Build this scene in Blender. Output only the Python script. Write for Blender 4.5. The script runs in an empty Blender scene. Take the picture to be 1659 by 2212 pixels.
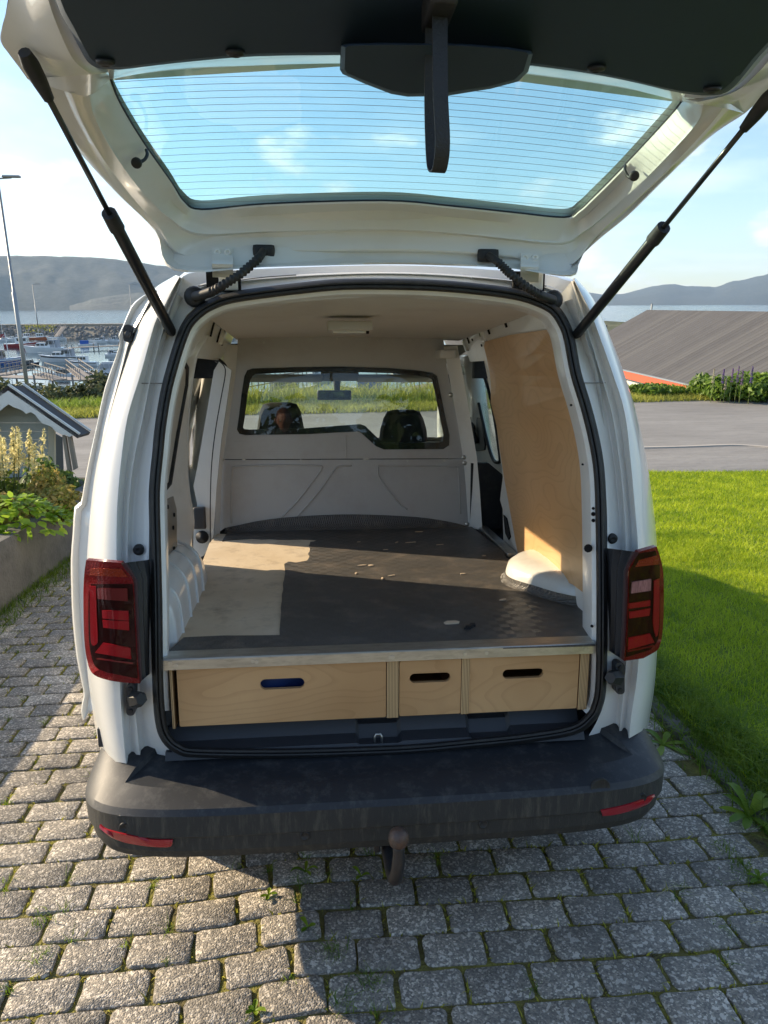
import bpy, bmesh, math, random
import numpy as np
from mathutils import Vector, Matrix
from mathutils.geometry import tessellate_polygon
random.seed(7)
R = math.radians
scene = bpy.context.scene
C = scene.collection

# ------------------------------------------------------------------ frames
# "Van frame": x to the right, y along the van towards its nose, z up from the driveway.
# The driveway falls towards the road, so the van frame is tilted in the world.
UPV = Vector((-.0153, -.0836, .9964)).normalized()          # world up seen from the van frame
_x = Vector((1, 0, 0)); _x = (_x - UPV*_x.dot(UPV)).normalized()
_y = UPV.cross(_x)
M3 = Matrix((_x, _y, UPV))                                   # van frame -> world
M = M3.to_4x4()
M3i = M3.transposed()
CV = Vector((-.192, -1.87, 1.54))                            # camera in the van frame
F = 1550.; PW, PH = 1659, 2212
_p, _h, _r = R(11.2), R(5.848), R(.075)
_f = Vector((math.sin(_h)*math.cos(_p), math.cos(_h)*math.cos(_p), -math.sin(_p)))
_rt = Vector((math.cos(_h), -math.sin(_h), 0)); _up = _rt.cross(_f)
RT = _rt*math.cos(_r) + _up*math.sin(_r); UP = -_rt*math.sin(_r) + _up*math.cos(_r)

# ------------------------------------------------------------------ camera
cam_d = bpy.data.cameras.new('camera'); cam = bpy.data.objects.new('camera', cam_d); C.objects.link(cam)
cam.matrix_world = M @ (Matrix.Translation(CV) @ Matrix((RT, UP, -_f)).transposed().to_4x4())
cam_d.sensor_fit = 'VERTICAL'; cam_d.sensor_height = 36; cam_d.lens = 36*F/PH
cam_d.clip_start = .02; cam_d.clip_end = 40000
scene.camera = cam
CW = M @ CV

# ------------------------------------------------------------------ sun, sky, exposure
SUN_EL, SUN_AZ = 25.0, -24.5
_k = math.cos(R(SUN_EL))
sunV = Vector((math.cos(R(SUN_AZ))*_k, math.sin(R(SUN_AZ))*_k, -math.sin(R(SUN_EL))))   # travel, van frame
sunW = (M3 @ sunV).normalized()
sd = bpy.data.lights.new('sun', 'SUN'); sun = bpy.data.objects.new('sun', sd); C.objects.link(sun)
sd.energy = 5.0; sd.angle = R(.53); sd.color = (1, .81, .56)
sun.rotation_euler = sunW.to_track_quat('-Z', 'Y').to_euler()
toS = -sunW
EL = math.asin(toS.z); AZ = math.atan2(toS.x, toS.y)         # azimuth clockwise from +Y
world = bpy.data.worlds.new('World'); scene.world = world; world.use_nodes = True
wt = world.node_tree; wt.nodes.clear()
def wn(t, **k):
    n = wt.nodes.new(t)
    for a, b in k.items(): setattr(n, a, b)
    return n
wl = wt.links.new
sky = wn('ShaderNodeTexSky', sky_type='NISHITA', sun_disc=False, sun_elevation=EL, sun_rotation=AZ, air_density=1.0, dust_density=.35, ozone_density=2.2)
tc = wn('ShaderNodeTexCoord'); sep = wn('ShaderNodeSeparateXYZ'); wl(tc.outputs['Generated'], sep.inputs[0])
# clouds on a flat layer overhead, flattening towards the horizon
zz = wn('ShaderNodeMath', operation='MAXIMUM'); wl(sep.outputs[2], zz.inputs[0]); zz.inputs[1].default_value = .0
za = wn('ShaderNodeMath', operation='ADD'); wl(zz.outputs[0], za.inputs[0]); za.inputs[1].default_value = .13
dx = wn('ShaderNodeMath', operation='DIVIDE'); wl(sep.outputs[0], dx.inputs[0]); wl(za.outputs[0], dx.inputs[1])
dy = wn('ShaderNodeMath', operation='DIVIDE'); wl(sep.outputs[1], dy.inputs[0]); wl(za.outputs[0], dy.inputs[1])
cb = wn('ShaderNodeCombineXYZ'); wl(dx.outputs[0], cb.inputs[0]); wl(dy.outputs[0], cb.inputs[1])
n1 = wn('ShaderNodeTexNoise'); n1.inputs['Scale'].default_value = .95; n1.inputs['Detail'].default_value = 6; n1.inputs['Roughness'].default_value = .55; n1.inputs['Distortion'].default_value = .15
wl(cb.outputs[0], n1.inputs['Vector'])
r1 = wn('ShaderNodeValToRGB'); r1.color_ramp.elements[0].position = .50; r1.color_ramp.elements[1].position = .74
wl(n1.outputs[0], r1.inputs[0])
# cumulus bank low over the horizon
mp = wn('ShaderNodeMapping'); mp.inputs['Scale'].default_value = (4.2, 4.2, 9.5); mp.inputs['Location'].default_value = (2.9, 1.35, 0.0)
wl(tc.outputs['Generated'], mp.inputs[0])
n2 = wn('ShaderNodeTexNoise'); n2.inputs['Scale'].default_value = 1.5; n2.inputs['Detail'].default_value = 8; n2.inputs['Roughness'].default_value = .52
wl(mp.outputs[0], n2.inputs['Vector'])
band = wn('ShaderNodeValToRGB')
e = band.color_ramp.elements; e[0].position = .0; e[0].color = (.35,)*3+(1,); e[1].position = .30; e[1].color = (0, 0, 0, 1)
b2 = e.new(.06); b2.color = (1, 1, 1, 1); b3 = e.new(.17); b3.color = (.75,)*3+(1,)
wl(zz.outputs[0], band.inputs[0])
thr = wn('ShaderNodeMath', operation='MULTIPLY_ADD'); wl(band.outputs[0], thr.inputs[0]); thr.inputs[1].default_value = .16; thr.inputs[2].default_value = -.16
ad = wn('ShaderNodeMath', operation='ADD'); wl(n2.outputs[0], ad.inputs[0]); wl(thr.outputs[0], ad.inputs[1])
r2 = wn('ShaderNodeValToRGB'); r2.color_ramp.elements[0].position = .50; r2.color_ramp.elements[1].position = .585
wl(ad.outputs[0], r2.inputs[0])
c1 = wn('ShaderNodeMixRGB'); c1.inputs[2].default_value = (6.8, 7.0, 7.2, 1)
m1 = wn('ShaderNodeMath', operation='MULTIPLY'); wl(r1.outputs[0], m1.inputs[0]); m1.inputs[1].default_value = .40
wl(m1.outputs[0], c1.inputs[0]); wl(sky.outputs[0], c1.inputs[1])
# cloud body shading: darker bellies
sh = wn('ShaderNodeValToRGB'); sh.color_ramp.elements[0].position = .5; sh.color_ramp.elements[0].color = (3.6, 4.1, 5.0, 1); sh.color_ramp.elements[1].position = .72; sh.color_ramp.elements[1].color = (7.6, 7.4, 7.1, 1)
wl(n2.outputs[0], sh.inputs[0])
c2 = wn('ShaderNodeMixRGB'); wl(sh.outputs[0], c2.inputs[2]); wl(c1.outputs[0], c2.inputs[1])
m2 = wn('ShaderNodeMath', operation='MULTIPLY'); wl(r2.outputs[0], m2.inputs[0]); m2.inputs[1].default_value = .85
wl(m2.outputs[0], c2.inputs[0])
bg = wn('ShaderNodeBackground'); bg.inputs[1].default_value = .125; wl(c2.outputs[0], bg.inputs[0])
wo = wn('ShaderNodeOutputWorld'); wl(bg.outputs[0], wo.inputs[0])
scene.view_settings.view_transform = 'Standard'; scene.view_settings.look = 'None'
scene.view_settings.exposure = 1.0; scene.view_settings.gamma = 1; scene.view_settings.use_curve_mapping = False
scene.cycles.volume_max_steps = 32; scene.cycles.transparent_max_bounces = 24

# ------------------------------------------------------------------ rays from the photograph
def ray(px, py):
    return RT*((px-PW/2)/F) + UP*((PH/2-py)/F) + _f
def at(px, py, x=None, y=None, z=None):
    r = ray(px, py)
    t = (x-CV.x)/r.x if x is not None else (y-CV.y)/r.y if y is not None else (z-CV.z)/r.z
    return CV + r*t
def wat(px, py, z=None, d=None):                             # world point at height z, or at horizontal distance d
    r = M3 @ ray(px, py)
    t = (z-CW.z)/r.z if z is not None else d/math.hypot(r.x, r.y)
    return CW + r*t
def prof(px, py, pr, off=0., offz=0., ax=1):                 # hit on a profile extruded along x (ax=1) or along y (ax=0)
    r = ray(px, py); best = None; n = len(pr)
    for i in range(n-1):
        (a0, a1), (b0, b1) = pr[i], pr[i+1]
        a0 += off; b0 += off; a1 += offz; b1 += offz
        ux, uz = b0-a0, b1-a1
        den = r[ax]*uz - r.z*ux
        if abs(den) < 1e-9: continue
        t = ((a0-CV[ax])*uz - (a1-CV.z)*ux)/den
        px_, pz_ = CV[ax]+r[ax]*t-a0, CV.z+r.z*t-a1
        s = (px_*ux + pz_*uz)/(ux*ux+uz*uz)
        lo = -1e9 if i == 0 else -1e-6; hi = 1e9 if i == n-2 else 1+1e-6
        if t > 0 and lo <= s <= hi and (best is None or t < best): best = t
    return CV + r*(best or 2.)

# ------------------------------------------------------------------ materials
def mat(name, col, rough=.6, metal=0., col2=None, nscale=8., bump=0., bscale=60., mix=.5, coat=0., spec=.5, detail=4., stretch=None, coord='Object', alpha=None, bdist=.01, dirt=None, dscale=3., damt=.5, trans=0.):
    m = bpy.data.materials.new(name); m.use_nodes = True; nt = m.node_tree; b = nt.nodes['Principled BSDF']; L = nt.links.new
    b.inputs['Base Color'].default_value = (*col, 1); b.inputs['Roughness'].default_value = rough; b.inputs['Metallic'].default_value = metal
    b.inputs['Specular IOR Level'].default_value = spec
    if coat: b.inputs['Coat Weight'].default_value = coat; b.inputs['Coat Roughness'].default_value = .04
    if trans: b.inputs['Transmission Weight'].default_value = trans
    t = nt.nodes.new('ShaderNodeTexCoord'); v = t.outputs[coord]
    if stretch:
        q = nt.nodes.new('ShaderNodeMapping'); q.inputs['Scale'].default_value = stretch; L(v, q.inputs[0]); v = q.outputs[0]
    out = None
    if col2:
        n = nt.nodes.new('ShaderNodeTexNoise'); n.inputs['Scale'].default_value = nscale; n.inputs['Detail'].default_value = detail; n.inputs['Roughness'].default_value = .6; L(v, n.inputs['Vector'])
        rp = nt.nodes.new('ShaderNodeValToRGB'); rp.color_ramp.elements[0].position = .5-mix*.5; rp.color_ramp.elements[1].position = .5+mix*.5
        rp.color_ramp.elements[0].color = (*col, 1); rp.color_ramp.elements[1].color = (*col2, 1); L(n.outputs[0], rp.inputs[0]); out = rp.outputs[0]
    if dirt:
        n = nt.nodes.new('ShaderNodeTexNoise'); n.inputs['Scale'].default_value = dscale; n.inputs['Detail'].default_value = 9; n.inputs['Roughness'].default_value = .72; L(v, n.inputs['Vector'])
        rp = nt.nodes.new('ShaderNodeValToRGB'); rp.color_ramp.elements[0].position = .5; rp.color_ramp.elements[1].position = .75; rp.color_ramp.elements[1].color = (damt,)*3+(1,); L(n.outputs[0], rp.inputs[0])
        mx = nt.nodes.new('ShaderNodeMixRGB'); L(rp.outputs[0], mx.inputs[0]); mx.inputs[2].default_value = (*dirt, 1)
        if out: L(out, mx.inputs[1])
        else: mx.inputs[1].default_value = (*col, 1)
        out = mx.outputs[0]
    if out: L(out, b.inputs['Base Color'])
    if bump:
        n = nt.nodes.new('ShaderNodeTexNoise'); n.inputs['Scale'].default_value = bscale; n.inputs['Detail'].default_value = 5; L(v, n.inputs['Vector'])
        bp = nt.nodes.new('ShaderNodeBump'); bp.inputs['Strength'].default_value = bump; bp.inputs['Distance'].default_value = bdist; L(n.outputs[0], bp.inputs['Height']); L(bp.outputs[0], b.inputs['Normal'])
    return m
def glassmat(name, tint, refl_rough=0., ior=1.5, haze=0., f0=None):   # thin window pane: tinted see-through with a fresnel reflection
    m = bpy.data.materials.new(name); m.use_nodes = True; nt = m.node_tree; nt.nodes.clear(); L = nt.links.new
    o = nt.nodes.new('ShaderNodeOutputMaterial'); tr = nt.nodes.new('ShaderNodeBsdfTransparent'); tr.inputs[0].default_value = (*tint, 1)
    gl = nt.nodes.new('ShaderNodeBsdfGlossy'); gl.inputs['Roughness'].default_value = refl_rough
    fr = nt.nodes.new('ShaderNodeFresnel'); gg = nt.nodes.new('ShaderNodeNewGeometry'); mr = nt.nodes.new('ShaderNodeMapRange'); mr.inputs[3].default_value = ior; mr.inputs[4].default_value = 1/ior; L(gg.outputs['Backfacing'], mr.inputs[0]); L(mr.outputs[0], fr.inputs[0])
    mx = nt.nodes.new('ShaderNodeMixShader'); L(fr.outputs[0], mx.inputs[0]); L(tr.outputs[0], mx.inputs[1]); L(gl.outputs[0], mx.inputs[2])
    last = mx.outputs[0]
    if haze:
        df = nt.nodes.new('ShaderNodeBsdfDiffuse'); df.inputs[0].default_value = (.7, .7, .65, 1)
        nz = nt.nodes.new('ShaderNodeTexNoise'); nz.inputs['Scale'].default_value = 3; nz.inputs['Detail'].default_value = 8
        tcx = nt.nodes.new('ShaderNodeTexCoord'); L(tcx.outputs['Object'], nz.inputs['Vector'])
        ml = nt.nodes.new('ShaderNodeMath'); ml.operation = 'MULTIPLY'; L(nz.outputs[0], ml.inputs[0]); ml.inputs[1].default_value = haze
        m3 = nt.nodes.new('ShaderNodeMixShader'); L(ml.outputs[0], m3.inputs[0]); L(last, m3.inputs[1]); L(df.outputs[0], m3.inputs[2]); last = m3.outputs[0]
    L(last, o.inputs[0]); return m

WHITE = mat('white_paint', (.74, .74, .71), .28, coat=.6, dirt=(.50, .46, .38), dscale=5, damt=.16)
WHITE_IN = mat('white_paint_inner', (.75, .75, .72), .30, coat=.45, dirt=(.40, .35, .28), dscale=7, damt=.25)
GREYP = mat('grey_partition', (.52, .52, .50), .42, dirt=(.32, .24, .21), dscale=4, damt=.3, bump=.05, bscale=300)
CEIL = mat('ceiling_board', (.57, .56, .525), .75, dirt=(.38, .33, .27), dscale=2.5, damt=.35)
RUBBER = mat('black_rubber', (.014, .015, .017), .55, dirt=(.12, .12, .11), dscale=22, damt=.25)
BLACKP = mat('black_plastic', (.034, .037, .043), .5, bump=.12, bscale=500, bdist=.002)
TRIM = mat('tailgate_trim', (.022, .042, .066), .62, bump=.15, bscale=700, bdist=.001)
METAL = mat('galvanised_strip', (.62, .62, .58), .38, metal=.9, col2=(.42, .42, .40), nscale=14, stretch=(1, 4, 4), dirt=(.25, .24, .22), dscale=25, damt=.6)
STEEL = mat('zinc_bolt', (.6, .6, .57), .35, metal=.9)
DARK = mat('dark_cavity', (.006, .006, .007), .9)
SEATM = mat('seat_fabric', (.018, .019, .022), .9, bump=.3, bscale=400)
GLASS = glassmat('tailgate_glass', (.68, .90, .86), haze=.03)
GLASSC = glassmat('cab_glass', (.80, .87, .84), haze=.03)
GLASSP = glassmat('partition_glass', (.84, .88, .85), haze=.012, ior=1.62)

# ------------------------------------------------------------------ mesh helpers
def obj(name, vs, fs, m, parent=None, smooth=True, mats=None, idx=None, ang=None):
    me = bpy.data.meshes.new(name); me.from_pydata([tuple(v) for v in vs], [], fs)
    o = bpy.data.objects.new(name, me); C.objects.link(o)
    for q in (mats or [m]): me.materials.append(q)
    if idx: me.polygons.foreach_set('material_index', idx)
    if smooth: me.polygons.foreach_set('use_smooth', [True]*len(me.polygons))
    if ang is not None:
        bm = bmesh.new(); bm.from_mesh(me)
        for ed in bm.edges:
            if len(ed.link_faces) == 2 and ed.calc_face_angle(0) > R(ang): ed.smooth = False
        bm.to_mesh(me); bm.free()
    me.update()
    if parent: o.parent = parent
    return o
class MB:
    def __init__(s): s.v = []; s.f = []; s.m = []
    def add(s, vs, fs, mi=0):
        n = len(s.v); s.v += [Vector(v) for v in vs]; s.f += [tuple(i+n for i in f) for f in fs]; s.m += [mi]*len(fs); return s
    def box(s, lo, hi, mi=0, rot=None, c=None, bev=0.):
        (x0, y0, z0), (x1, y1, z1) = lo, hi
        if bev > 0:
            b = min(bev, abs(x1-x0)/2.01, abs(y1-y0)/2.01, abs(z1-z0)/2.01); vs = []; fs = []
            bm = bmesh.new(); bmesh.ops.create_cube(bm, size=1)
            for v in bm.verts: v.co = Vector(((x0+x1)/2+v.co.x*(x1-x0), (y0+y1)/2+v.co.y*(y1-y0), (z0+z1)/2+v.co.z*(z1-z0)))
            bmesh.ops.bevel(bm, geom=bm.edges[:], offset=b, segments=2, profile=.7, affect='EDGES')
            bm.verts.index_update(); vs = [v.co.copy() for v in bm.verts]; fs = [[v.index for v in f.verts] for f in bm.faces]; bm.free()
        else:
            vs = [Vector(p) for p in ((x0,y0,z0),(x1,y0,z0),(x1,y1,z0),(x0,y1,z0),(x0,y0,z1),(x1,y0,z1),(x1,y1,z1),(x0,y1,z1))]
            fs = [(0,3,2,1),(4,5,6,7),(0,1,5,4),(1,2,6,5),(2,3,7,6),(3,0,4,7)]
        if rot is not None:
            c = Vector(c) if c else Vector(((x0+x1)/2, (y0+y1)/2, (z0+z1)/2))
            vs = [rot @ (v-c) + c for v in vs]
        return s.add(vs, fs, mi)
    def tube(s, pts, r, n=8, mi=0, cap=True, closed=False):
        pts = [Vector(p) for p in pts]; k = len(pts); rs = r if isinstance(r, (list, tuple)) else [r]*k
        vs = []; up = None
        for i, p in enumerate(pts):
            t = (pts[(i+1) % k] - pts[i-1]) if closed else (pts[min(i+1, k-1)] - pts[max(i-1, 0)])
            t = t.normalized() if t.length > 1e-9 else Vector((0, 0, 1))
            if up is None: up = t.orthogonal().normalized()
            up = (up - t*up.dot(t)); up = up.normalized() if up.length > 1e-6 else t.orthogonal().normalized()
            w = t.cross(up)
            for j in range(n):
                a = 2*math.pi*j/n; vs.append(p + (up*math.cos(a)+w*math.sin(a))*rs[i])
        fs = []
        for i in range(k if closed else k-1):
            for j in range(n):
                a = i*n+j; b = i*n+(j+1) % n; c2 = ((i+1) % k)*n+(j+1) % n; d = ((i+1) % k)*n+j
                fs.append((a, b, c2, d))
        if cap and not closed: fs.append(tuple(range(n))[::-1]); fs.append(tuple((k-1)*n+j for j in range(n)))
        return s.add(vs, fs, mi)
    def loft(s, cols, mi=0, closed=False, flip=False):           # cols: equal-length point lists
        k = len(cols[0]); vs = [p for c in cols for p in c]; fs = []
        for i in range(len(cols)-1):
            for j in range(k if closed else k-1):
                q = (i*k+j, i*k+(j+1) % k, (i+1)*k+(j+1) % k, (i+1)*k+j)
                fs.append(q[::-1] if flip else q)
        return s.add(vs, fs, mi)
    def prism(s, poly, ex, mi=0, holes=()):                      # poly: 3d loop, ex: extrusion vector; holes: 3d loops
        loops = [[Vector(p) for p in poly]] + [[Vector(p) for p in h] for h in holes]
        flat = [p for l in loops for p in l]; ex = Vector(ex); n = len(flat)
        tris = [tuple(t) for t in tessellate_polygon(loops)]
        s.add(flat + [p+ex for p in flat], tris + [tuple(i+n for i in t[::-1]) for t in tris], mi)
        fs = []; o = 0
        for l in loops:
            k = len(l); fs += [(o+i, o+(i+1) % k, o+(i+1) % k+n, o+i+n) for i in range(k)]; o += k
        return s.add([], [], mi) if not fs else s._side(fs, 2*n, mi)
    def _side(s, fs, cnt, mi):
        b = len(s.v)-cnt; s.f += [tuple(i+b for i in f) for f in fs]; s.m += [mi]*len(fs); return s
    def lathe(s, c, ax, rings, n=20, mi=0):                      # rings: (radius, distance along axis)
        ax = Vector(ax).normalized(); u = ax.orthogonal().normalized(); w = ax.cross(u); vs = []
        for r, h in rings:
            for j in range(n):
                a = 2*math.pi*j/n; vs.append(Vector(c)+ax*h+(u*math.cos(a)+w*math.sin(a))*r)
        fs = [(i*n+j, i*n+(j+1) % n, (i+1)*n+(j+1) % n, (i+1)*n+j) for i in range(len(rings)-1) for j in range(n)]
        fs += [tuple(range(n))[::-1], tuple((len(rings)-1)*n+j for j in range(n))]
        return s.add(vs, fs, mi)
    def build(s, name, m, parent=None, smooth=False, mats=None, ang=None):
        return obj(name, s.v, s.f, m, parent, smooth, mats, s.m if mats else None, ang)
def cr(pts, n=5, closed=False):                                  # Catmull-Rom through points
    pts = [Vector(p) for p in pts]; k = len(pts); out = []
    for i in range(k if closed else k-1):
        p0 = pts[i-1] if (i > 0 or closed) else pts[0]*2-pts[1]
        p1, p2 = pts[i], pts[(i+1) % k]
        p3 = pts[(i+2) % k] if (i+2 < k or closed) else pts[-1]*2-pts[-2]
        for j in range(n):
            t = j/n; out.append(.5*((2*p1)+(p2-p0)*t+(2*p0-5*p1+4*p2-p3)*t*t+(3*p1-p0-3*p2+p3)*t**3))
    if not closed: out.append(pts[-1].copy())
    return out
def cr2(pts, n=5, closed=False): return [(p.x, p.y) for p in cr([(a, b, 0) for a, b in pts], n, closed)]
def rrect(cx, cy, w, h, r, n=4):                                 # rounded rectangle, 2d
    o = []
    for sx, sy, a0 in ((1, 1, 0), (-1, 1, 90), (-1, -1, 180), (1, -1, 270)):
        for i in range(n+1):
            a = R(a0+90*i/n); o.append((cx+sx*(w/2-r)+r*math.cos(a), cy+sy*(h/2-r)+r*math.sin(a)))
    return o
def empty(name, label=None, cat=None, group=None, mw=None, loc=None, rz=0, parent=None):
    o = bpy.data.objects.new(name, None); C.objects.link(o); o.empty_display_size = .2
    if parent: o.parent = parent
    if mw is not None: o.matrix_world = mw
    if loc is not None: o.location = loc; o.rotation_euler.z = rz
    tag(o, label, cat, group); return o
def tag(o, label=None, cat=None, group=None, kind=None):
    if label: o['label'] = label
    if cat: o['category'] = cat
    if group: o['group'] = group
    if kind: o['kind'] = kind
    return o
# ================================================================== THE VAN
van = empty('van', 'white panel van seen from behind with its tailgate open and its load space empty', 'van', mw=M)
R0 = [(-.03, .40), (-.04, .80), (.02, 1.08), (.06, 1.30), (.12, 1.64), (.15, 1.78), (.20, 1.90)]        # rear face, side view
def yr(z):
    for (a, b), (c, d) in zip(R0, R0[1:]):
        if z <= d: return a + (c-a)*max(0, min(1, (z-b)/(d-b)))
    return R0[-1][0]
def rf(q, off=0.): return prof(q[0], q[1], R0, off)
def col(pts, off): return [rf(p, off) for p in pts]
def mixc(a, b, t): return [(p[0]*(1-t)+q[0]*t, p[1]*(1-t)+q[1]*t) for p, q in zip(a, b)]

# --- rear quarters, lofted from traced columns
L_out = [(380,594),(334,623),(316,657),(290,700),(254,809),(230,900),(205,1000),(192,1100),(185,1209),(183,1300),(188,1441),(202,1548),(213,1605),(224,1640)]
L_c2 = [(388,598),(372,630),(355,665),(336,700),(308,802),(278,900),(264,1000),(256,1100),(255,1205),(257,1300),(262,1470),(267,1560),(272,1620),(275,1650)]
L_c3 = [(391,600),(378,630),(362,665),(350,700),(322,802),(300,900),(280,1000),(270,1100),(268,1205),(269,1300),(276,1467),(284,1557),(288,1612),(292,1650)]
L_c4 = [(395,600),(386,634),(373,668),(362,703),(336,802),(319,900),(297,1000),(286,1100),(283,1205),(285,1300),(295,1466),(305,1557),(312,1612),(320,1650)]
L_c5 = [(452,643),(432,655),(412,673),(396,694),(359,800),(342,900),(330,1000),(323,1100),(322,1205),(323,1300),(329,1465),(337,1560),(360,1612),(392,1650)]
R_out = [(1243,600),(1275,636),(1294,671),(1312,712),(1346,800),(1377,900),(1398,1000),(1412,1100),(1419,1181),(1424,1300),(1419,1412),(1414,1480),(1405,1540),(1399,1572)]
R_c2 = [(1240,604),(1258,640),(1274,672),(1289,712),(1320,800),(1348,890),(1361,1000),(1370,1100),(1376,1181),(1377,1300),(1378,1412),(1372,1480),(1362,1545),(1357,1596)]
R_c3 = [(1238,606),(1250,642),(1262,674),(1275,714),(1303,800),(1330,890),(1347,1000),(1356,1100),(1360,1181),(1361,1300),(1362,1412),(1356,1480),(1350,1540),(1344,1596)]
R_c4 = [(1234,608),(1243,645),(1251,676),(1264,716),(1287,800),(1312,890),(1330,1000),(1340,1100),(1343,1181),(1344,1300),(1344,1412),(1340,1480),(1334,1540),(1328,1600)]
R_c5 = [(1196,655),(1209,667),(1220,683),(1234,712),(1254,800),(1280,890),(1303,1000),(1311,1100),(1312,1181),(1312,1300),(1311,1412),(1308,1480),(1295,1545),(1262,1606)]
def quarter(cs, side):
    o, c2, c3, c4, c5 = cs
    S = lambda pts: cr(pts, 4)
    far = [Vector((side*max(abs(p.x)+.02, 0), p.y+.20, p.z)) for p in col(o, .20)]
    far2 = [Vector((side*(abs(p.x)+.035), p.y+.42, p.z)) for p in col(o, .20)]
    cols = [far2, far, col(o, .20), col(mixc(o, c2, .10), .10), col(mixc(o, c2, .28), .035), col(mixc(o, c2, .5), .0), col(mixc(o, c2, .75), -.015), col(mixc(o, c2, .95), -.022), col(c2, -.016),
            col(mixc(c2, c3, .25), .012), col(mixc(c2, c3, .7), .022), col(c3, .020), col(mixc(c3, c4, .2), .008), col(mixc(c3, c4, .5), .006), col(mixc(c3, c4, .62), .022), col(c4, .034),
            col(mixc(c4, c5, .15), .036), col(mixc(c4, c5, .5), .022), col(mixc(c4, c5, .85), .014), col(c5, .012)]
    b = MB().loft([S(c) for c in cols], flip=side > 0)
    return b.build('rear_quarter_panel', WHITE, van, True, ang=55)
quarter((L_out, L_c2, L_c3, L_c4, L_c5), -1); quarter((R_out, R_c2, R_c3, R_c4, R_c5), 1)

# --- seal loop (closed), outer edge traced, inner edge by pixel offset
SO = [(329,1465),(327,1300),(322,1100),(323,1042),(329,980),(335,920),(347,846),(362,787),(381,727),(398,691),(427,662),(457,645),(496,632),(567,621),(686,607),(768,602),(913,604),(1023,612),(1114,624),(1168,640),(1205,661),(1228,694),(1241,730),(1255,803),(1277,876),(1295,949),(1306,1021),(1310,1120),(1312,1300),(1310,1472),(1301,1528),(1284,1558),(1241,1588),(1140,1606),(1026,1618),(900,1630),(768,1636),(600,1640),(426,1638),(381,1628),(350,1601),(335,1556)]
SOs = cr2(SO, 4, True)
def offs(loop, d, dt=None):
    n = len(loop); out = []
    for i in range(n):
        a, b = loop[i-1], loop[(i+1) % n]; tx, ty = b[0]-a[0], b[1]-a[1]; l = math.hypot(tx, ty) or 1
        out.append((loop[i][0]-ty/l*d, loop[i][1]+tx/l*d))
    return out
SW = 25
def loopat(d, off): return [prof(x, y, R0, off) for x, y in offs(SOs, d)]
secs = [(-1, .02), (0, -.004), (3, -.020), (8, -.026), (11, -.024), (12, -.016), (13.5, -.016), (14.5, -.026), (19, -.024), (22.5, -.014), (24, .0), (24, .02)]
MB().loft([loopat(d, o) for d, o in secs], closed=True).build('door_seal', RUBBER, van, True, ang=40)
# painted return flange inside the seal, reaching in to the side walls
n = len(SOs)
fl = [loopat(22, .012), loopat(33, .02), loopat(36, .03)]
def inset(p, dy, dx):
    return Vector((p.x + math.copysign(dx, p.x)*min(1, abs(p.x)/.35), p.y+dy, p.z))
fl.append([inset(p, .10, .015) for p in fl[2]]); fl.append([inset(p, .03, .10) for p in fl[3]])
keep = [i for i, q in enumerate(SOs) if q[1] < 1560 or q[0] < 10]
# split in a run that leaves the sill open
run = []
st = next(i for i in range(n) if SOs[i][1] < 1545 and SOs[i-1][1] >= 1545)
i = st
while SOs[i % n][1] < 1560 and len(run) < n: run.append(i % n); i += 1
MB().loft([[c[i] for i in run] for c in fl]).build('opening_flange', WHITE_IN, van, True, ang=40)

# --- roof header above the seal
ht = [(385,600),(396,591),(420,585),(520,580),(680,574),(829,571),(960,574),(1069,581),(1179,590),(1219,600),(1243,606)]
hb = [(432,668),(457,650),(496,636),(590,622),(700,610),(829,606),(960,611),(1069,623),(1150,640),(1190,655),(1212,675)]
hm = mixc(ht, hb, .5)
hcols = [[p+Vector((0, .25, .045)) for p in col(ht, .10)], [p+Vector((0, .10, .025)) for p in col(ht, .10)], col(ht, .09), col(mixc(ht, hb, .06), .06), col(mixc(ht, hb, .45), .055), col(mixc(ht, hb, .5), .035), col(mixc(ht, hb, .56), .033), col(mixc(ht, hb, .62), .045), col(hb, .02)]
MB().loft([cr(c, 5) for c in hcols]).build('roof_header', WHITE, van, True, ang=35)

# --- body shell: sides, roof, nose (coarse sections, the load space is behind the traced rear)
def side_x(z): return -.0+ {0: .845}.get(z, np.interp(z, [.25, .5, .9, 1.15, 1.4, 1.6, 1.72, 1.80], [.85, .865, .865, .85, .79, .73, .66, .52]))
zs = [.25, .5, .8, 1.02, 1.15, 1.4, 1.625, 1.67, 1.74, 1.80]
ys = [.42, .96, 1.46, 1.75, 2.15, 2.55, 2.72]
mb = MB()
for s in (-1, 1):
    grid = [[Vector((s*side_x(z), y, z + (.03 if z > 1.7 else 0)*min(1, y-.2))) for z in zs] for y in ys]
    for i in range(len(ys)-1):
        for j in range(len(zs)-1):
            ym, zm = (ys[i]+ys[i+1])/2, (zs[j]+zs[j+1])/2
            if s < 0 and 1.0 <= ym <= 1.42 and zm < 1.6: continue                     # sliding door stands open
            if s < 0 and 1.42 < ym < 1.75 and zm < 1.0 and False: continue
            if s > 0 and 1.30 < ym < 2.15 and 1.02 < zm < 1.58: continue                 # window of the far sliding door
            if 2.15 < ym < 2.72 and 1.02 < zm < 1.58: continue                          # front door windows
            q = [grid[i][j], grid[i+1][j], grid[i+1][j+1], grid[i][j+1]]
            mb.add(q, [(0, 1, 2, 3) if s > 0 else (3, 2, 1, 0)])
# roof
rx = [-.52, -.3, 0, .3, .52]; ry = [.30, .6, 1.2, 2.0, 2.75, 3.0]
rz_ = lambda x, y: 1.80 + .045*(1-(x/.52)**2) + .03*min(1, (y-.3)/1.0) - (.05 if y > 2.9 else 0)
mb.loft([[Vector((x, y, rz_(x, y)-(.03 if y < .35 else 0))) for y in ry] for x in rx])
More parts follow.
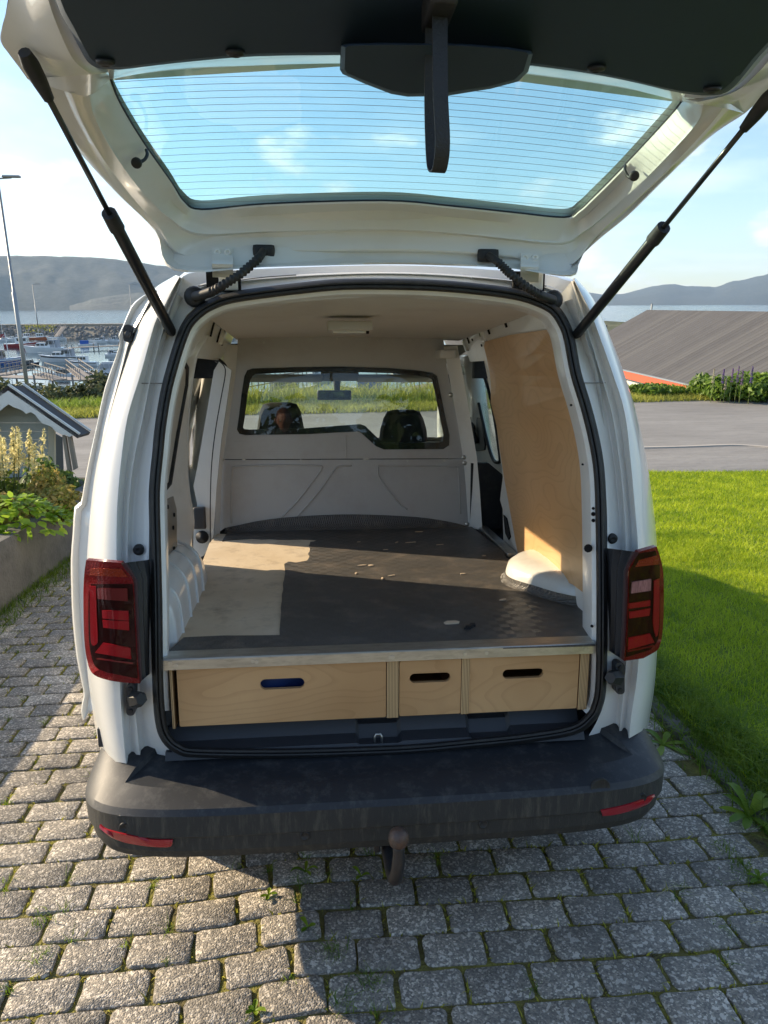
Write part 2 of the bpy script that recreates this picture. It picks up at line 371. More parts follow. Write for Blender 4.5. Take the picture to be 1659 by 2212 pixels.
# nose, bonnet, floor pan
for s in (-1, 1):
    mb.add([(s*.865, 2.72, .25), (s*.86, 4.0, .28), (s*.70, 4.35, .35), (s*.70, 4.3, .75), (s*.80, 3.9, 1.0), (s*.85, 3.3, 1.04), (s*.85, 2.72, 1.02)], [tuple(range(7)) if s > 0 else tuple(range(7))[::-1]])
mb.loft([[Vector((x, 3.3, 1.06)), Vector((x*.97, 3.9, 1.0)), Vector((x*.9, 4.3, .78)), Vector((x*.9, 4.36, .35)), Vector((x*.9, 4.3, .22))] for x in (-.84, -.4, 0, .4, .84)])
mb.add([(-.84, .05, .36), (.84, .05, .36), (.84, 4.3, .22), (-.84, 4.3, .22)], [(0, 1, 2, 3)])
mb.add([(-.80, -.02, .40), (.80, -.02, .40), (.80, .06, .36), (-.80, .06, .36)], [(0, 1, 2, 3)])
mb.build('body_shell', WHITE, van, False)
# A pillars and roof front rail
for s in (-1, 1):
    mb = MB()
    mb.tube([(s*.72, 2.62, 1.60), (s*.70, 2.86, 1.50), (s*.75, 3.2, 1.22), (s*.80, 3.45, 1.02)], .045, 8)
    mb.tube([(s*.80, 2.15, 1.0), (s*.76, 2.13, 1.3), (s*.70, 2.10, 1.62)], .05, 8)
    mb.tube([(s*.76, 2.1, 1.60), (s*.74, 2.62, 1.60)], .04, 8)
    mb.build('pillar', WHITE, van, True)
pts = [[(-.70, 2.84, 1.53), (-.3, 2.92, 1.56), (.3, 2.92, 1.56), (.70, 2.84, 1.53)], [(-.79, 3.42, 1.04), (-.3, 3.62, 1.04), (.3, 3.62, 1.04), (.79, 3.42, 1.04)]]
MB().loft([[Vector(p) for p in c] for c in pts]).build('windscreen', GLASSC, van, True)
for s in (-1, 1):
    MB().add([(s*.845, 2.18, 1.02), (s*.845, 2.9, 1.02), (s*.79, 2.85, 1.3), (s*.735, 2.66, 1.56), (s*.735, 2.18, 1.56)], [(0, 1, 2, 3, 4)]).build('side_window', GLASSC, van)

# --- load space: ceiling, side walls
ceil_z = lambda x, y: 1.730 - .036*max(0, y-.2) + .012*(1-(x/.55)**2)
for y0, y1 in ((.21, .50), (.504, 1.02), (1.024, 1.64)):
    cols = [[Vector((x, y, ceil_z(x, y))) for y in (y0, (y0+y1)/2, y1)] for x in np.linspace(-.53, .53, 9)]
    b = MB().loft(cols); b.loft([[p+Vector((0, 0, .008)) for p in c] for c in cols]); b.build('ceiling_panel', CEIL, van, True)
MB().box((-.6, .2, 1.742), (.6, 1.7, 1.75)).build('ceiling_backing', DARK, van)
WX = [(.655, .50), (.66, 1.05), (.65, 1.30), (.62, 1.50), (.585, 1.60), (.53, 1.73)]
def wxp(z): return np.interp(z, [q[1] for q in WX], [q[0] for q in WX])
# right wall: strip of bare metal above and around the plywood, door pillar
yy = list(np.linspace(.12, 1.30, 10))
def wall(side, y0, y1, z0, z1, nm, m, off=0., ny=8, nz=16):
    cols = [[Vector((side*(wxp(z)+off), y, z)) for z in np.linspace(z0, z1, nz)] for y in np.linspace(y0, y1, ny)]
    return MB().loft(cols, flip=side > 0).build(nm, m, van, True, ang=40)
wall(1, .10, 1.18, .50, 1.60, 'side_wall', WHITE_IN)
wall(1, .10, 1.64, 1.58, 1.73, 'roof_rail', WHITE_IN, off=-.004)
wall(-1, .10, 1.64, 1.58, 1.73, 'roof_rail', WHITE_IN, off=-.004)
# left wall: traced front edge; recess around the window blank and a lower hatch
LW = [(-q[0], q[1]) for q in WX]
def lw(px, py, off=0.): return prof(px, py, LW, off, ax=0)
def rw(px, py, off=0.): return prof(px, py, WX, off, ax=0)
fe = [(418,1210),(412,1165),(418,1120),(408,1060),(404,1000),(404,940),(408,880),(416,810),(426,765),(450,728)]
front = cr([lw(x, y) for x, y in fe], 4)
rear = [Vector((-wxp(p.z), .12, p.z)) for p in front]
cols = []
for t in (0, .12, .3, .5, .7, .85, .94, 1):
    bulge = .0 if t in (0, 1) else (-.02 if .1 < t < .8 else .012)
    cols.append([a.lerp(b, t) + Vector((bulge, 0, 0)) for a, b in zip(rear, front)])
MB().loft(cols).build('side_wall', WHITE_IN, van, True, ang=60)
# blanked side window (dark edged) and hatch panel
wb = [(352,1055),(366,1040),(385,920),(400,830),(402,790),(396,788),(372,860),(352,980)]
MB().prism([lw(x, y, .004) for x, y in wb], (.004, 0, 0)).build('window_blank', mat('blank_panel', (.50, .47, .42), .6), van)
MB().tube([lw(x, y, .010) for x, y in ((352,1062),(366,1045),(385,925),(402,832),(404,795),(398,786))], .008, 6).build('window_seal', RUBBER, van, True)
hp = [(347,1085),(372,1072),(379,1100),(380,1180),(374,1210),(350,1190)]
MB().prism([lw(x, y, .006) for x, y in hp], (.004, 0, 0)).build('hatch_panel', mat('hatch_steel', (.30, .27, .22), .35, metal=.5), van)
for x, y in ((376,1112),(374,1140),(362,1095),(352,1082),(376,1185),(371,1205)): MB().lathe(lw(x, y, .012), (1, 0, 0), [(.007, -.002), (.007, .003)], 8).build('blind_rivet', DARK, van)
# dark slots in the roof rails
for x, y, w, h in ((465,715,.008,.07),(478,733,.008,.055),(488,742,.008,.05)):
    p = lw(x-6, y-8, .006); MB().box((p.x-.001, p.y-.008, p.z-h/2), (p.x+.004, p.y+.008, p.z+h/2), rot=Matrix.Rotation(.3, 3, 'Y')).build('rail_slot', DARK, van)
for x, y, h in ((1088,686,.075),(1052,704,.07),(1034,712,.06),(1010,731,.05),(1115,668,.025)):
    p = rw(x, y, -.006); MB().box((p.x-.003, p.y-.007, p.z-h/2), (p.x+.002, p.y+.007, p.z+h/2), rot=Matrix.Rotation(-.35, 3, 'Y')).build('rail_slot', DARK, van)
for x, y in ((1076,692),(1020,734),(1040,746)):
    p = rw(x, y, -.006); MB().lathe(p, (1, 0, .3), [(.006, -.002), (.006, .003)], 8).build('rail_hole', DARK, van)
# raised plastic clips on the rails
for x, y in ((1046,722),(1008,745),(478,728)):
    p = (rw if x > 800 else lw)(x, y, 0)
    MB().box((p.x-.014, p.y-.022, p.z-.03), (p.x+.014, p.y+.022, p.z+.03), bev=.008, rot=Matrix.Rotation(-.35 if x > 800 else .35, 3, 'Y')).build('rail_clip', WHITE_IN, van, True)
# sliding-door rail end at the partition corner, right
p = at(957, 765, y=1.52); MB().box((p.x-.025, 1.46, p.z-.02), (p.x+.05, 1.62, p.z+.018), bev=.008).build('door_rail_end', WHITE_IN, van, True)

# --- plywood lining on the right wall
PLY = mat('birch_plywood_wall', (.56, .335, .155), .42, col2=(.68, .44, .225), nscale=2.2, detail=2, mix=.35, coat=.15, dirt=(.30, .18, .09), dscale=9, damt=.12)
nt = PLY.node_tree; L = nt.links.new                             # contour-like veneer figure
tcx = nt.nodes.new('ShaderNodeTexCoord'); mpx = nt.nodes.new('ShaderNodeMapping'); mpx.inputs['Scale'].default_value = (1, 1.0, 2.4); L(tcx.outputs['Object'], mpx.inputs[0])
nzx = nt.nodes.new('ShaderNodeTexNoise'); nzx.inputs['Scale'].default_value = 1.6; nzx.inputs['Detail'].default_value = 1.5; L(mpx.outputs[0], nzx.inputs['Vector'])
mm = nt.nodes.new('ShaderNodeMath'); mm.operation = 'MULTIPLY'; mm.inputs[1].default_value = 26; L(nzx.outputs[0], mm.inputs[0])
fr = nt.nodes.new('ShaderNodeMath'); fr.operation = 'FRACT'; L(mm.outputs[0], fr.inputs[0])
rpx = nt.nodes.new('ShaderNodeValToRGB'); rpx.color_ramp.elements[0].color = (.72, .66, .60, 1); rpx.color_ramp.elements[1].position = .35; rpx.color_ramp.elements[1].color = (1, 1, 1, 1); L(fr.outputs[0], rpx.inputs[0])
bs = nt.nodes['Principled BSDF']; src = bs.inputs['Base Color'].links[0].from_socket
mu = nt.nodes.new('ShaderNodeMixRGB'); mu.blend_type = 'MULTIPLY'; mu.inputs[0].default_value = .38; L(src, mu.inputs[1]); L(rpx.outputs[0], mu.inputs[2]); L(mu.outputs[0], bs.inputs['Base Color'])
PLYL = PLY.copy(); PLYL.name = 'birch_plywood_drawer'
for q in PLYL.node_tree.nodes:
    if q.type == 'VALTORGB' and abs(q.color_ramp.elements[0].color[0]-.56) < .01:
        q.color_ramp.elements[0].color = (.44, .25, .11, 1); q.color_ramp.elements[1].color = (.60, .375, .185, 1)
pw = [(1045,748),(1048,738),(1100,724),(1190,711),(1198,716),(1214,780),(1232,850),(1250,930),(1262,1010),(1270,1090),(1275,1180),(1276,1292),(1236,1262),(1180,1245),(1128,1215),(1118,1195),(1090,1040),(1060,870)]
poly = [rw(x, y, -.012) for x, y in pw]
def filled_wall(poly2, off, th, side, nm, m):                    # polygon on the curved wall: grid cells clipped by a fine triangulation
    bm = bmesh.new(); vs = [bm.verts.new((p.y, p.z, 0)) for p in poly2]; f = bm.faces.new(vs)
    z0 = min(p.z for p in poly2); z1 = max(p.z for p in poly2)
    for k in range(1, 24):
        z = z0+(z1-z0)*k/24
        bmesh.ops.bisect_plane(bm, geom=bm.verts[:]+bm.edges[:]+bm.faces[:], plane_co=(0, z, 0), plane_no=(0, 1, 0))
    bmesh.ops.triangulate(bm, faces=bm.faces[:])
    ex = bmesh.ops.extrude_face_region(bm, geom=bm.faces[:])
    new = {g for g in ex['geom'] if isinstance(g, bmesh.types.BMVert)}
    for v in bm.verts:
        y, z = v.co.x, v.co.y; v.co = Vector((side*(wxp(z)+off+(th if v in new else 0)), y, z))
    bm.normal_update(); me = bpy.data.meshes.new(nm); bm.to_mesh(me); bm.free(); me.materials.append(m)
    o = bpy.data.objects.new(nm, me); C.objects.link(o); o.parent = van; return o
plyo = filled_wall(poly, -.012, .009, 1, 'plywood_lining', PLY)
plyo['label'] = 'birch plywood sheet lining the right wall'

# --- far right sliding door seen from inside: skin, window, dark card, handle, seal
def dpt(x, y, o=0.): return at(x, y, x=.745+o)
door_out = [(968,770),(1000,742),(1048,735),(1062,760),(1092,960),(1100,1215),(1018,1145),(1004,1000),(985,880)]
win_h = cr2([(1024,812),(1040,806),(1052,830),(1068,900),(1080,985),(1078,998),(1066,994),(1054,960),(1036,880)], 3, True)
MB().prism([dpt(*q) for q in door_out], (.012, 0, 0), holes=[[dpt(*q) for q in win_h]]).build('sliding_door', WHITE_IN, van).__setitem__('label', 'closed right sliding door seen from inside')
sl = bpy.data.objects['sliding_door']
MB().prism([dpt(*q, .012) for q in win_h], (.004, 0, 0)).build('window_pane', GLASSC, sl)
MB().tube([dpt(*q, -.004) for q in win_h], .009, 6, closed=True).build('window_seal', RUBBER, sl, True)
MB().prism([dpt(*q, -.012) for q in ((1020,1018),(1092,1052),(1096,1200),(1022,1140))], (.01, 0, 0)).build('lower_card', mat('dark_card', (.022, .025, .028), .6), sl)
q = [(1008,900),(1038,903),(1047,960),(1046,972),(1020,975),(1014,960)]
MB().prism([dpt(*p, -.01) for p in q], (.008, 0, 0)).build('handle_recess', BLACKP, sl)
a = dpt(1022, 915, -.02); b_ = dpt(1030, 955, -.02); MB().tube([a, (a+b_)/2+Vector((-.012, 0, 0)), b_], .016, 8).build('handle', RUBBER, sl, True)
ds = [at(x, y, x=.70) for x, y in ((1021,1142),(1014,1080),(1005,1000),(993,920),(978,840),(966,786),(972,768),(992,752),(1024,742),(1040,744),(1052,768))]
MB().tube(cr(ds, 4), .011, 8).build('sliding_door_seal', RUBBER, van, True)
# painted pillar between door window and plywood
pl = [(1046,745),(1060,752),(1074,850),(1096,1010),(1100,1060),(1090,1110),(1100,1160),(1124,1205),(1130,1240),(1110,1215),(1088,1190),(1086,1100),(1080,1080),(1086,1030),(1070,900),(1044,770)]
MB().prism([rw(x, y, .0) for x, y in pl], (.02, 0, 0)).build('door_pillar', WHITE_IN, van)
MB().prism([rw(x, y, -.006) for x, y in ((1087,1112),(1094,1120),(1102,1160),(1098,1166),(1091,1152))], (.004, 0, 0)).build('pillar_cutout', DARK, van)

# --- left door aperture: front jamb (B pillar), seal, lock parts, cab side beyond
def jy(x, y, yy=1.41): return at(x, y, y=yy)
jl = [(416,1215),(418,1150),(426,1090),(418,1050),(426,1010),(440,930),(452,860),(462,800),(474,780),(500,800),(490,870),(478,950),(468,1050),(460,1170),(440,1200)]
MB().prism([jy(*q) for q in jl], (0, .03, 0)).build('door_jamb', WHITE, van)
MB().tube(cr([at(x, y, y=1.42) for x, y in ((455,1170),(455,1080),(458,1000),(466,930),(478,860),(487,810),(484,790),(466,775),(456,772))], 4), .011, 8).build('sliding_door_seal', RUBBER, van, True)
p = jy(434, 1118, 1.40); MB().box((p.x-.030, 1.375, p.z-.05), (p.x+.022, 1.41, p.z+.05), bev=.008).build('contact_plate', BLACKP, van, True)
p = jy(437, 1160, 1.40); MB().lathe(p, (0, -1, 0), [(.03, 0), (.028, .012), (.014, .014), (.012, .024)], 16).build('door_buffer', RUBBER, van, True)

# --- bulkhead between load space and cab
PU = [(1.50, .70), (1.55, 1.125), (1.599, 1.75)]
def pb(x, y, off=0.): return prof(x, y, PU, off)
up_out = [(473,992),(486,940),(500,860),(508,790),(514,732),(560,727),(640,722),(740,719),(840,722),(905,728),(958,734),(966,800),(980,870),(996,950),(1005,990)]
wl_ = [(512,928),(516,900),(522,850),(528,812),(534,800),(545,796),(640,793),(740,792),(840,795),(900,800),(934,805),(944,812),(952,850),(962,900),(971,940),(970,962),(958,970),(830,971),(812,964),(780,935),(772,932),(660,938),(530,940),(517,937)]
up3 = [pb(*q) for q in up_out]; wn3 = [pb(*q) for q in wl_]
bulk = MB().prism(up3, (0, .004, 0), holes=[wn3]).build('bulkhead', GREYP, van)
# black frame printed on the pane, clear middle
wi = [(525,924),(529,900),(535,850),(541,822),(546,812),(552,808),(640,804),(740,803),(840,806),(900,811),(926,815),(933,820),(940,850),(950,900),(958,938),(957,952),(950,955),(836,956),(822,952),(789,920),(778,916),(660,925),(540,928),(528,927)]
wi3 = [pb(*q, -.004) for q in wi]; wo3 = [pb(*q, -.004) for q in wl_]
MB().prism(wo3, (0, .003, 0), holes=[wi3]).build('window_border', mat('black_frit', (.008, .010, .010), .12), bulk)
MB().add([pb(*q, -.006) for q in wl_], [tuple(range(len(wl_)))]).build('window_pane', GLASSP, bulk)
low_out = [(473,994),(1005,992),(1012,1060),(1018,1142),(985,1130),(900,1118),(760,1112),(640,1116),(560,1126),(486,1140),(460,1160),(466,1080)]
lo3 = [pb(*q, .004) for q in low_out]
lb = MB().prism(lo3, (0, .004, 0)).build('lower_bulkhead', GREYP, van)
# pressed ribs in the lower sheet
def rib(pts, nm='pressed_rib', off=.002, r=.004, m=GREYP, par=None):
    MB().tube(cr([pb(x, y, off) for x, y in pts], 4), r, 6).build(nm, m, par or lb, True)
rib([(600,1125),(640,1085),(690,1020),(693,1012),(688,1006),(600,1005),(515,1008),(502,1015),(500,1060),(500,1130)])
rib([(640,1118),(690,1060),(722,1015),(735,1007),(760,1006)])
rib([(818,1008),(824,1006),(900,1006),(980,1008),(990,1020),(995,1110)]); rib([(818,1010),(816,1018),(822,1035),(860,1085),(880,1100)])
rib([(498,955),(492,962),(494,972),(505,976),(735,974),(748,966),(742,956),(640,952),(505,953)], par=bulk, r=.0025)
MB().tube([pb(748, 990, -.001), pb(746, 940, -.001)], .0025, 6).build('centre_seam', GREYP, bulk)
for x, y in ((570,740),(672,733),(728,731),(815,736),(473+8,996),(650,994),(760,995),(880,995),(960,995)): MB().lathe(pb(x, y, -.001), (0, -1, 0), [(.005, 0), (.004, .003)], 8).build('rivet', STEEL, bulk)
for x, y in ((469,778),(478,850),(459,990),(459,1002),(459,1126),(974,853),(1002,988),(1004,1000),(1009,1132)):
    p = at(x, y, y=1.43); MB().lathe(p, (0, -1, 0), [(.011, 0), (.011, .003), (.006, .004), (.006, .008)], 12).build('bolt', STEEL, bulk, True)
# folded side flanges of the bulkhead
for pts in ([(475,1160),(478,1050),(482,990),(496,900),(510,800),(514,745)], [(1012,1140),(1006,1050),(1000,985),(984,890),(966,790),(958,748)]):
    s = -1 if pts[0][0] < 800 else 1
    a = [pb(*q, -.002) for q in pts]; c = [Vector((p.x+s*.055, p.y-.06, p.z)) for p in a]
    MB().loft([a, [(u*.9+v*.1)+Vector((0, -.004, 0)) for u, v in zip(a, c)], c]).build('bulkhead_flange', WHITE_IN, bulk, True)
# fillers that close the corner between bulkhead and walls
for s in (-1, 1):
    MB().box((s*.60 if s > 0 else -.80, 1.60, 1.50), (.80 if s > 0 else -.60, 1.64, 1.74)).build('corner_closing', RUBBER, van)
MB().prism([Vector((s_x, 1.50, z)) for s_x, z in ((.575, .6), (.76, .6), (.76, 1.02), (.66, 1.1), (.575, 1.1))], (0, .04, 0)).build('pillar_base', RUBBER, van)

# --- dome lamp in the ceiling
dl = MB(); p = at(755, 706, z=1.688); DZ = p.z-.002-1.712+.0
d = dl.box((p.x-.078, p.y-.045, 1.674), (p.x+.078, p.y+.045, 1.706), bev=.006).build('dome_lamp', mat('lamp_frame', (.55, .52, .46), .5), van, True)
MB().box((p.x-.060, p.y-.028, 1.666), (p.x+.056, p.y+.028, 1.676), bev=.005).build('diffuser', mat('clear_plastic', (.7, .69, .62), .15), d, True)
MB().box((p.x+.058, p.y-.014, 1.664), (p.x+.068, p.y+.0, 1.676), bev=.003).build('switch', DARK, d, True)

# --- cab: headliner, visors, mirror, seats, dashboard, steering wheel
HL = mat('headliner', (.27, .26, .235), .9)
MB().add([(-.62, 1.64, 1.66), (.62, 1.64, 1.66), (.62, 2.88, 1.53), (-.62, 2.88, 1.53)], [(0, 1, 2, 3)]).build('headliner', HL, van)
for s in (-1, 1):
    MB().box((s*.38-.27, 2.66, 1.475), (s*.38+.27, 2.86, 1.50), bev=.012, rot=Matrix.Rotation(-.15, 3, 'X')).build('sun_visor', HL, van, True)
MB().box((-.12, 2.72, 1.47), (.12, 2.9, 1.53), bev=.02).build('overhead_console', HL, van, True)
mi = MB(); a = at(685, 853, y=2.86); c = at(759, 853, y=2.86)
mr = mi.box((a.x, 2.84, a.z-.033), (c.x, 2.87, a.z+.030), bev=.02).build('rear_view_mirror', RUBBER, van, True)
MB().tube([((a.x+c.x)/2+.02, 2.88, a.z+.02), ((a.x+c.x)/2+.02, 2.93, 1.53)], [.018, .03], 8).build('mirror_stem', RUBBER, mr, True)
MB().box((a.x+.01, 2.836, a.z-.024), (c.x-.01, 2.8395, a.z+.021)).build('mirror_glass', mat('mirror_glass', (.5, .5, .5), .03, metal=1), mr)
def seat(cx, w, top, bw):
    b = MB()
    yb = 2.25
    o = [(cx-bw, yb, 1.0), (cx-w*1.08, yb, 1.10), (cx-w, yb, 1.20), (cx-w*.86, yb, top-.05), (cx-w*.70, yb, top-.01), (cx-w*.4, yb, top), (cx+w*.4, yb, top), (cx+w*.70, yb, top-.01), (cx+w*.86, yb, top-.05), (cx+w, yb, 1.20), (cx+w*1.08, yb, 1.10), (cx+bw, yb, 1.0), (cx+bw, yb, .6), (cx-bw, yb, .6)]
    def ring(dy, k):
        m_ = Vector((cx, 0, 1.1)); return [Vector(((p[0]-cx)*k+cx, yb+dy, (p[2]-1.1)*k+1.1)) for p in o]
    rs = [ring(.0, .90), ring(.02, .98), ring(.06, 1), ring(.10, .97), ring(.12, .88)]
    b.loft(rs, closed=True); b.add(rs[0], [tuple(range(len(o)))]); b.add(rs[-1], [tuple(range(len(o)))[::-1]])
    b.box((cx-.24, 2.32, .45), (cx+.24, 2.85, .62), bev=.04)
    return b.build('seat', SEATM, van, True, ang=50)
hr = at(604, 870, y=2.25); seat(hr.x, .135, hr.z, .26)
hr = at(874, 886, y=2.25); seat(hr.x, .135, hr.z, .26)
MB().box((-.78, 3.05, .55), (.78, 3.5, 1.03), bev=.08).build('dashboard', RUBBER, van, True)
MB().box((-.75, 1.60, .20), (.75, 3.1, .45)).build('cab_floor', RUBBER, van)
a = [Vector((-.37+.19*math.cos(t), 2.92-.09*math.sin(t), .93+.17*math.sin(t))) for t in np.linspace(0, 2*math.pi, 25)[:-1]]
MB().tube(a, .016, 8, closed=True).build('steering_wheel', RUBBER, van, True)
MB().box((-.98, 3.02, 1.0), (-.86, 3.10, 1.18), bev=.03).build('door_mirror', RUBBER, van, True)

# --- load floor: wheel arches, dark filler, sill
ar = [[(350,1238),(364,1224),(400,1222),(434,1228),(444,1240),(449,1256),(450,1268)]]
def arch_left():
    path = [(.09, .60), (.09, .86), (.13, .90), (.35, .925), (.58, .915), (.68, .88), (.72, .84), (.73, .78)]
    sec = [(-.66, .035), (-.625, .028), (-.600, .012), (-.586, -.012), (-.578, -.05), (-.574, -.14), (-.572, -.40)]
    pp = cr2(path, 4)
    cols = [[Vector((x, y, max(.60, z+dz))) for y, z in pp] for x, dz in sec]
    o = MB().loft(cols).build('wheel_arch', WHITE_IN, van, True, ang=60)
    for y in (.17, .31, .45, .58):
        z = float(np.interp(y, [p[0] for p in path[1:]], [p[1] for p in path[1:]]))
        MB().tube(cr([(x+.001, y+.05*(i < 1)+.02*(i == 1), max(.60, z+dz+.001)) for i, (x, dz) in enumerate(sec)], 4), .0055, 6).build('pressed_rib', WHITE_IN, o, True)
arch_left()
FOOT = [(.668, .285), (.635, .315), (.600, .355), (.555, .43), (.515, .495), (.500, .56), (.515, .63), (.550, .70), (.60, .76), (.668, .81)]
def foot(k, z): return [Vector((.668+(x-.668)*k, .55+(y-.55)*k, z)) for x, y in [(p.x, p.y) for p in cr([(a_, b_, 0) for a_, b_ in FOOT], 3)]]
def arch_right():
    rows = [foot(1, .80), foot(.99, .820), foot(.95, .845), foot(.86, .858), foot(.70, .868), foot(.45, .874), foot(.12, .877)]
    return MB().loft(rows).build('wheel_arch', mat('cream_plastic', (.66, .65, .60), .3, coat=.35, dirt=(.40, .36, .28), dscale=12, damt=.3), van, True)
arch_right()
MB().box((-.80, .05, .50), (.80, 1.52, .555)).build('load_floor', BLACKP, van)
MB().box((.60, .12, .55), (.80, 1.62, .775)).build('floor_side_filler', RUBBER, van)
MB().box((-.80, .95, .52), (-.64, 1.45, .56)).build('door_step', WHITE_IN, van)
MB().box((.612, .95, .775), (.655, 1.50, .795), bev=.004).build('door_step_strip', METAL, van, True)
# plastic sill cover with recesses and the lock striker
sb = MB()
zS = .512
sx0, sx1 = -.60, .575
cols = []
xs = [sx0, -.5, -.24, -.08, -.07, .04, .05, .24, .25, .36, .37, .5, sx1]
for x in xs:
    rec = (-.07 <= x <= .04) or (.25 <= x <= .36)
    k = .018 if rec else 0
    cols.append([Vector((x, .16, .575)), Vector((x, .05, .565-k)), Vector((x, .03, .560-k)), Vector((x, .01, .527-k)), Vector((x, -.02, .520-k)), Vector((x, -.035, .520-k*.3)), Vector((x, -.045, .500))])
sc_ = sb.loft(cols).build('sill_cover', BLACKP, van, True, ang=25)
p = at(817, 1586, y=-.01)
b = MB().tube([(p.x-.010, -.012, .50), (p.x-.010, -.012, .522), (p.x-.006, -.012, .531), (p.x+.006, -.012, .531), (p.x+.010, -.012, .522), (p.x+.010, -.012, .50)], .0035, 8)
b.build('lock_striker', STEEL, sc_, True)
# --- bumper
BMP = mat('bumper_plastic', (.015, .018, .023), .55, bump=.25, bscale=420, bdist=.0012, dirt=(.16, .155, .14), dscale=26, damt=.33)
BMPD = mat('bumper_lower_dirty', (.030, .030, .028), .85, dirt=(.12, .11, .085), dscale=14, damt=.65, stretch=(4, 4, .6), bump=.2, bscale=120)
# rows of the section: rear y, z, half width, corner lift
prf = [(.06, .515, .66, .03), (-.015, .512, .69, .03), (-.045, .505, .715, .035), (-.120, .496, .765, .005), (-.165, .484, .785, -.010), (-.226, .466, .812, -.036), (-.236, .452, .818, -.040), (-.238, .397, .815, -.040), (-.231, .390, .811, -.040), (-.229, .352, .803, -.038), (-.215, .324, .790, -.040), (-.17, .305, .76, -.04), (-.05, .300, .70, -.03)]
SS = np.array(sorted(list(np.linspace(-math.pi/2, math.pi/2, 57)) + [sg*(.71+d) for sg in (-1, 1) for d in (-.006, .006)])); NS = 5.6
cols = []
for a in SS:
    c = []
    for i, (y, z, hw, lf) in enumerate(prf):
        hw *= 1.022; sa = math.copysign(abs(math.sin(a))**(2/NS), a); ca = abs(math.cos(a))**(2/NS)
        yf = .40; c.append(Vector((hw*sa, yf-(yf-y)*ca, z+lf*abs(sa)**7 + (.03*(1-ca) if i < 5 else 0) - (.016 if abs(a) < .71 and i <= 3 else 0))))
    cols.append(c)
bump = MB().loft(cols).build('bumper', BMP, van, True, mats=[BMP, BMPD], ang=22)
me = bump.data
for pgn in me.polygons:
    j = min(v % len(prf) for v in pgn.vertices)
    pgn.material_index = 1 if j >= 6 else 0
# red reflectors low in each corner, parking sensors, towing eye cap
def bs_pt(px, py, off=0.):                                       # on the bumper's lower face
    best = None; o = CV; r = ray(px, py).normalized()
    hit = bump.data and None
    from mathutils.bvhtree import BVHTree
    global _bvh
    try: _bvh
    except NameError:
        _bvh = BVHTree.FromPolygons([v.co for v in me.vertices], [tuple(p.vertices) for p in me.polygons])
    h = _bvh.ray_cast(o, r)
    if h[0] is None: return at(px, py, y=-.2)
    nrm = h[1] if h[1].dot(r) < 0 else -h[1]
    return h[0] + nrm*off
RED = mat('red_lens', (.30, .004, .012), .12, coat=.5); 
RREF = mat('red_reflector', (.33, .01, .02), .25, coat=.3, bump=.3, bscale=900, bdist=.001)
for lo, hi in (([(218,1780),(232,1790),(275,1801),(325,1811),(374,1812)], [(222,1790),(240,1806),(275,1819),(325,1827),(366,1828),(374,1820)]),
               ([(1296,1749),(1340,1740),(1380,1728),(1411,1715)], [(1409,1722),(1398,1735),(1370,1747),(1330,1758),(1300,1761)])):
    lo_, hi_ = cr2(lo, 4), cr2(hi, 4)
    k = 24; rs_ = lambda c: [(float(np.interp(t*(len(c)-1), range(len(c)), [p[0] for p in c])), float(np.interp(t*(len(c)-1), range(len(c)), [p[1] for p in c]))) for t in np.linspace(0, 1, k)]
    lo_, hi_ = rs_(lo_), rs_(hi_)
    if lo_[0][0] > 800: hi_ = hi_[::-1]
    g_ = [[bs_pt(p[0]*(1-t)+q[0]*t, p[1]*(1-t)+q[1]*t, o) for t, o in ((0, -.004), (.02, .004), (.5, .007), (.98, .004), (1, -.004))] for p, q in zip(lo_, hi_)]
    MB().loft(g_).build('reflector', RREF, bump, True, ang=50)
for x, y in ((269,1787),(658,1805),(1044,1780),(1386,1722)):
    p = bs_pt(x, y, .001); MB().lathe(p, (0, -1, 0), [(.013, -.004), (.013, .002), (.010, .0022), (.009, .0005)], 18).build('parking_sensor', RUBBER, bump, True)
p = bs_pt(1297, 1702, .0); MB().lathe(p, (.1, -1, 0), [(.027, -.006), (.027, .0015), (.0245, .0018), (.024, .0008)], 24).build('towing_eye_cap', BMPD, bump, True)
# tow hitch
RUST = mat('rusty_steel', (.075, .068, .064), .5, metal=.5, col2=(.15, .085, .06), nscale=30, bump=.3, bscale=150)
hc = at(861, 1810, y=-.31)
th = MB().lathe((hc.x, -.31, hc.z-.02), (0, 0, 1), [(.013, -.006), (.016, 0), (.022, .004), (.0245, .012), (.0255, .020), (.0245, .029), (.020, .038), (.012, .044), (.006, .0455)], 24).build('tow_ball', RUST, van, True)
MB().tube(cr([(hc.x, -.31, hc.z-.02), (hc.x, -.312, hc.z-.06), (hc.x-.003, -.305, hc.z-.10), (hc.x-.006, -.28, hc.z-.135), (hc.x-.01, -.22, hc.z-.135), (hc.x-.01, -.10, hc.z-.10), (hc.x-.01, .1, hc.z-.06)], 4), [.0145]*4+[.016]*5+[.0175]*8+[.019]*8, 12).build('tow_bar', mat('dark_steel', (.045, .045, .048), .45, metal=.6, dirt=(.12, .07, .05), dscale=30, damt=.4), van, True)
MB().box((hc.x-.050, -.20, hc.z-.12), (hc.x-.034, -.17, hc.z-.05), bev=.004).build('socket_bracket', bpy.data.materials['dark_steel'], van, True)
MB().tube([(-.62, .10, .33), (.62, .10, .33)], .03, 8).build('tow_crossbar', RUBBER, van, True)
MB().box((.10, -.12, .265), (.24, .02, .33), bev=.02).build('exhaust_silencer', RUBBER, van, True)
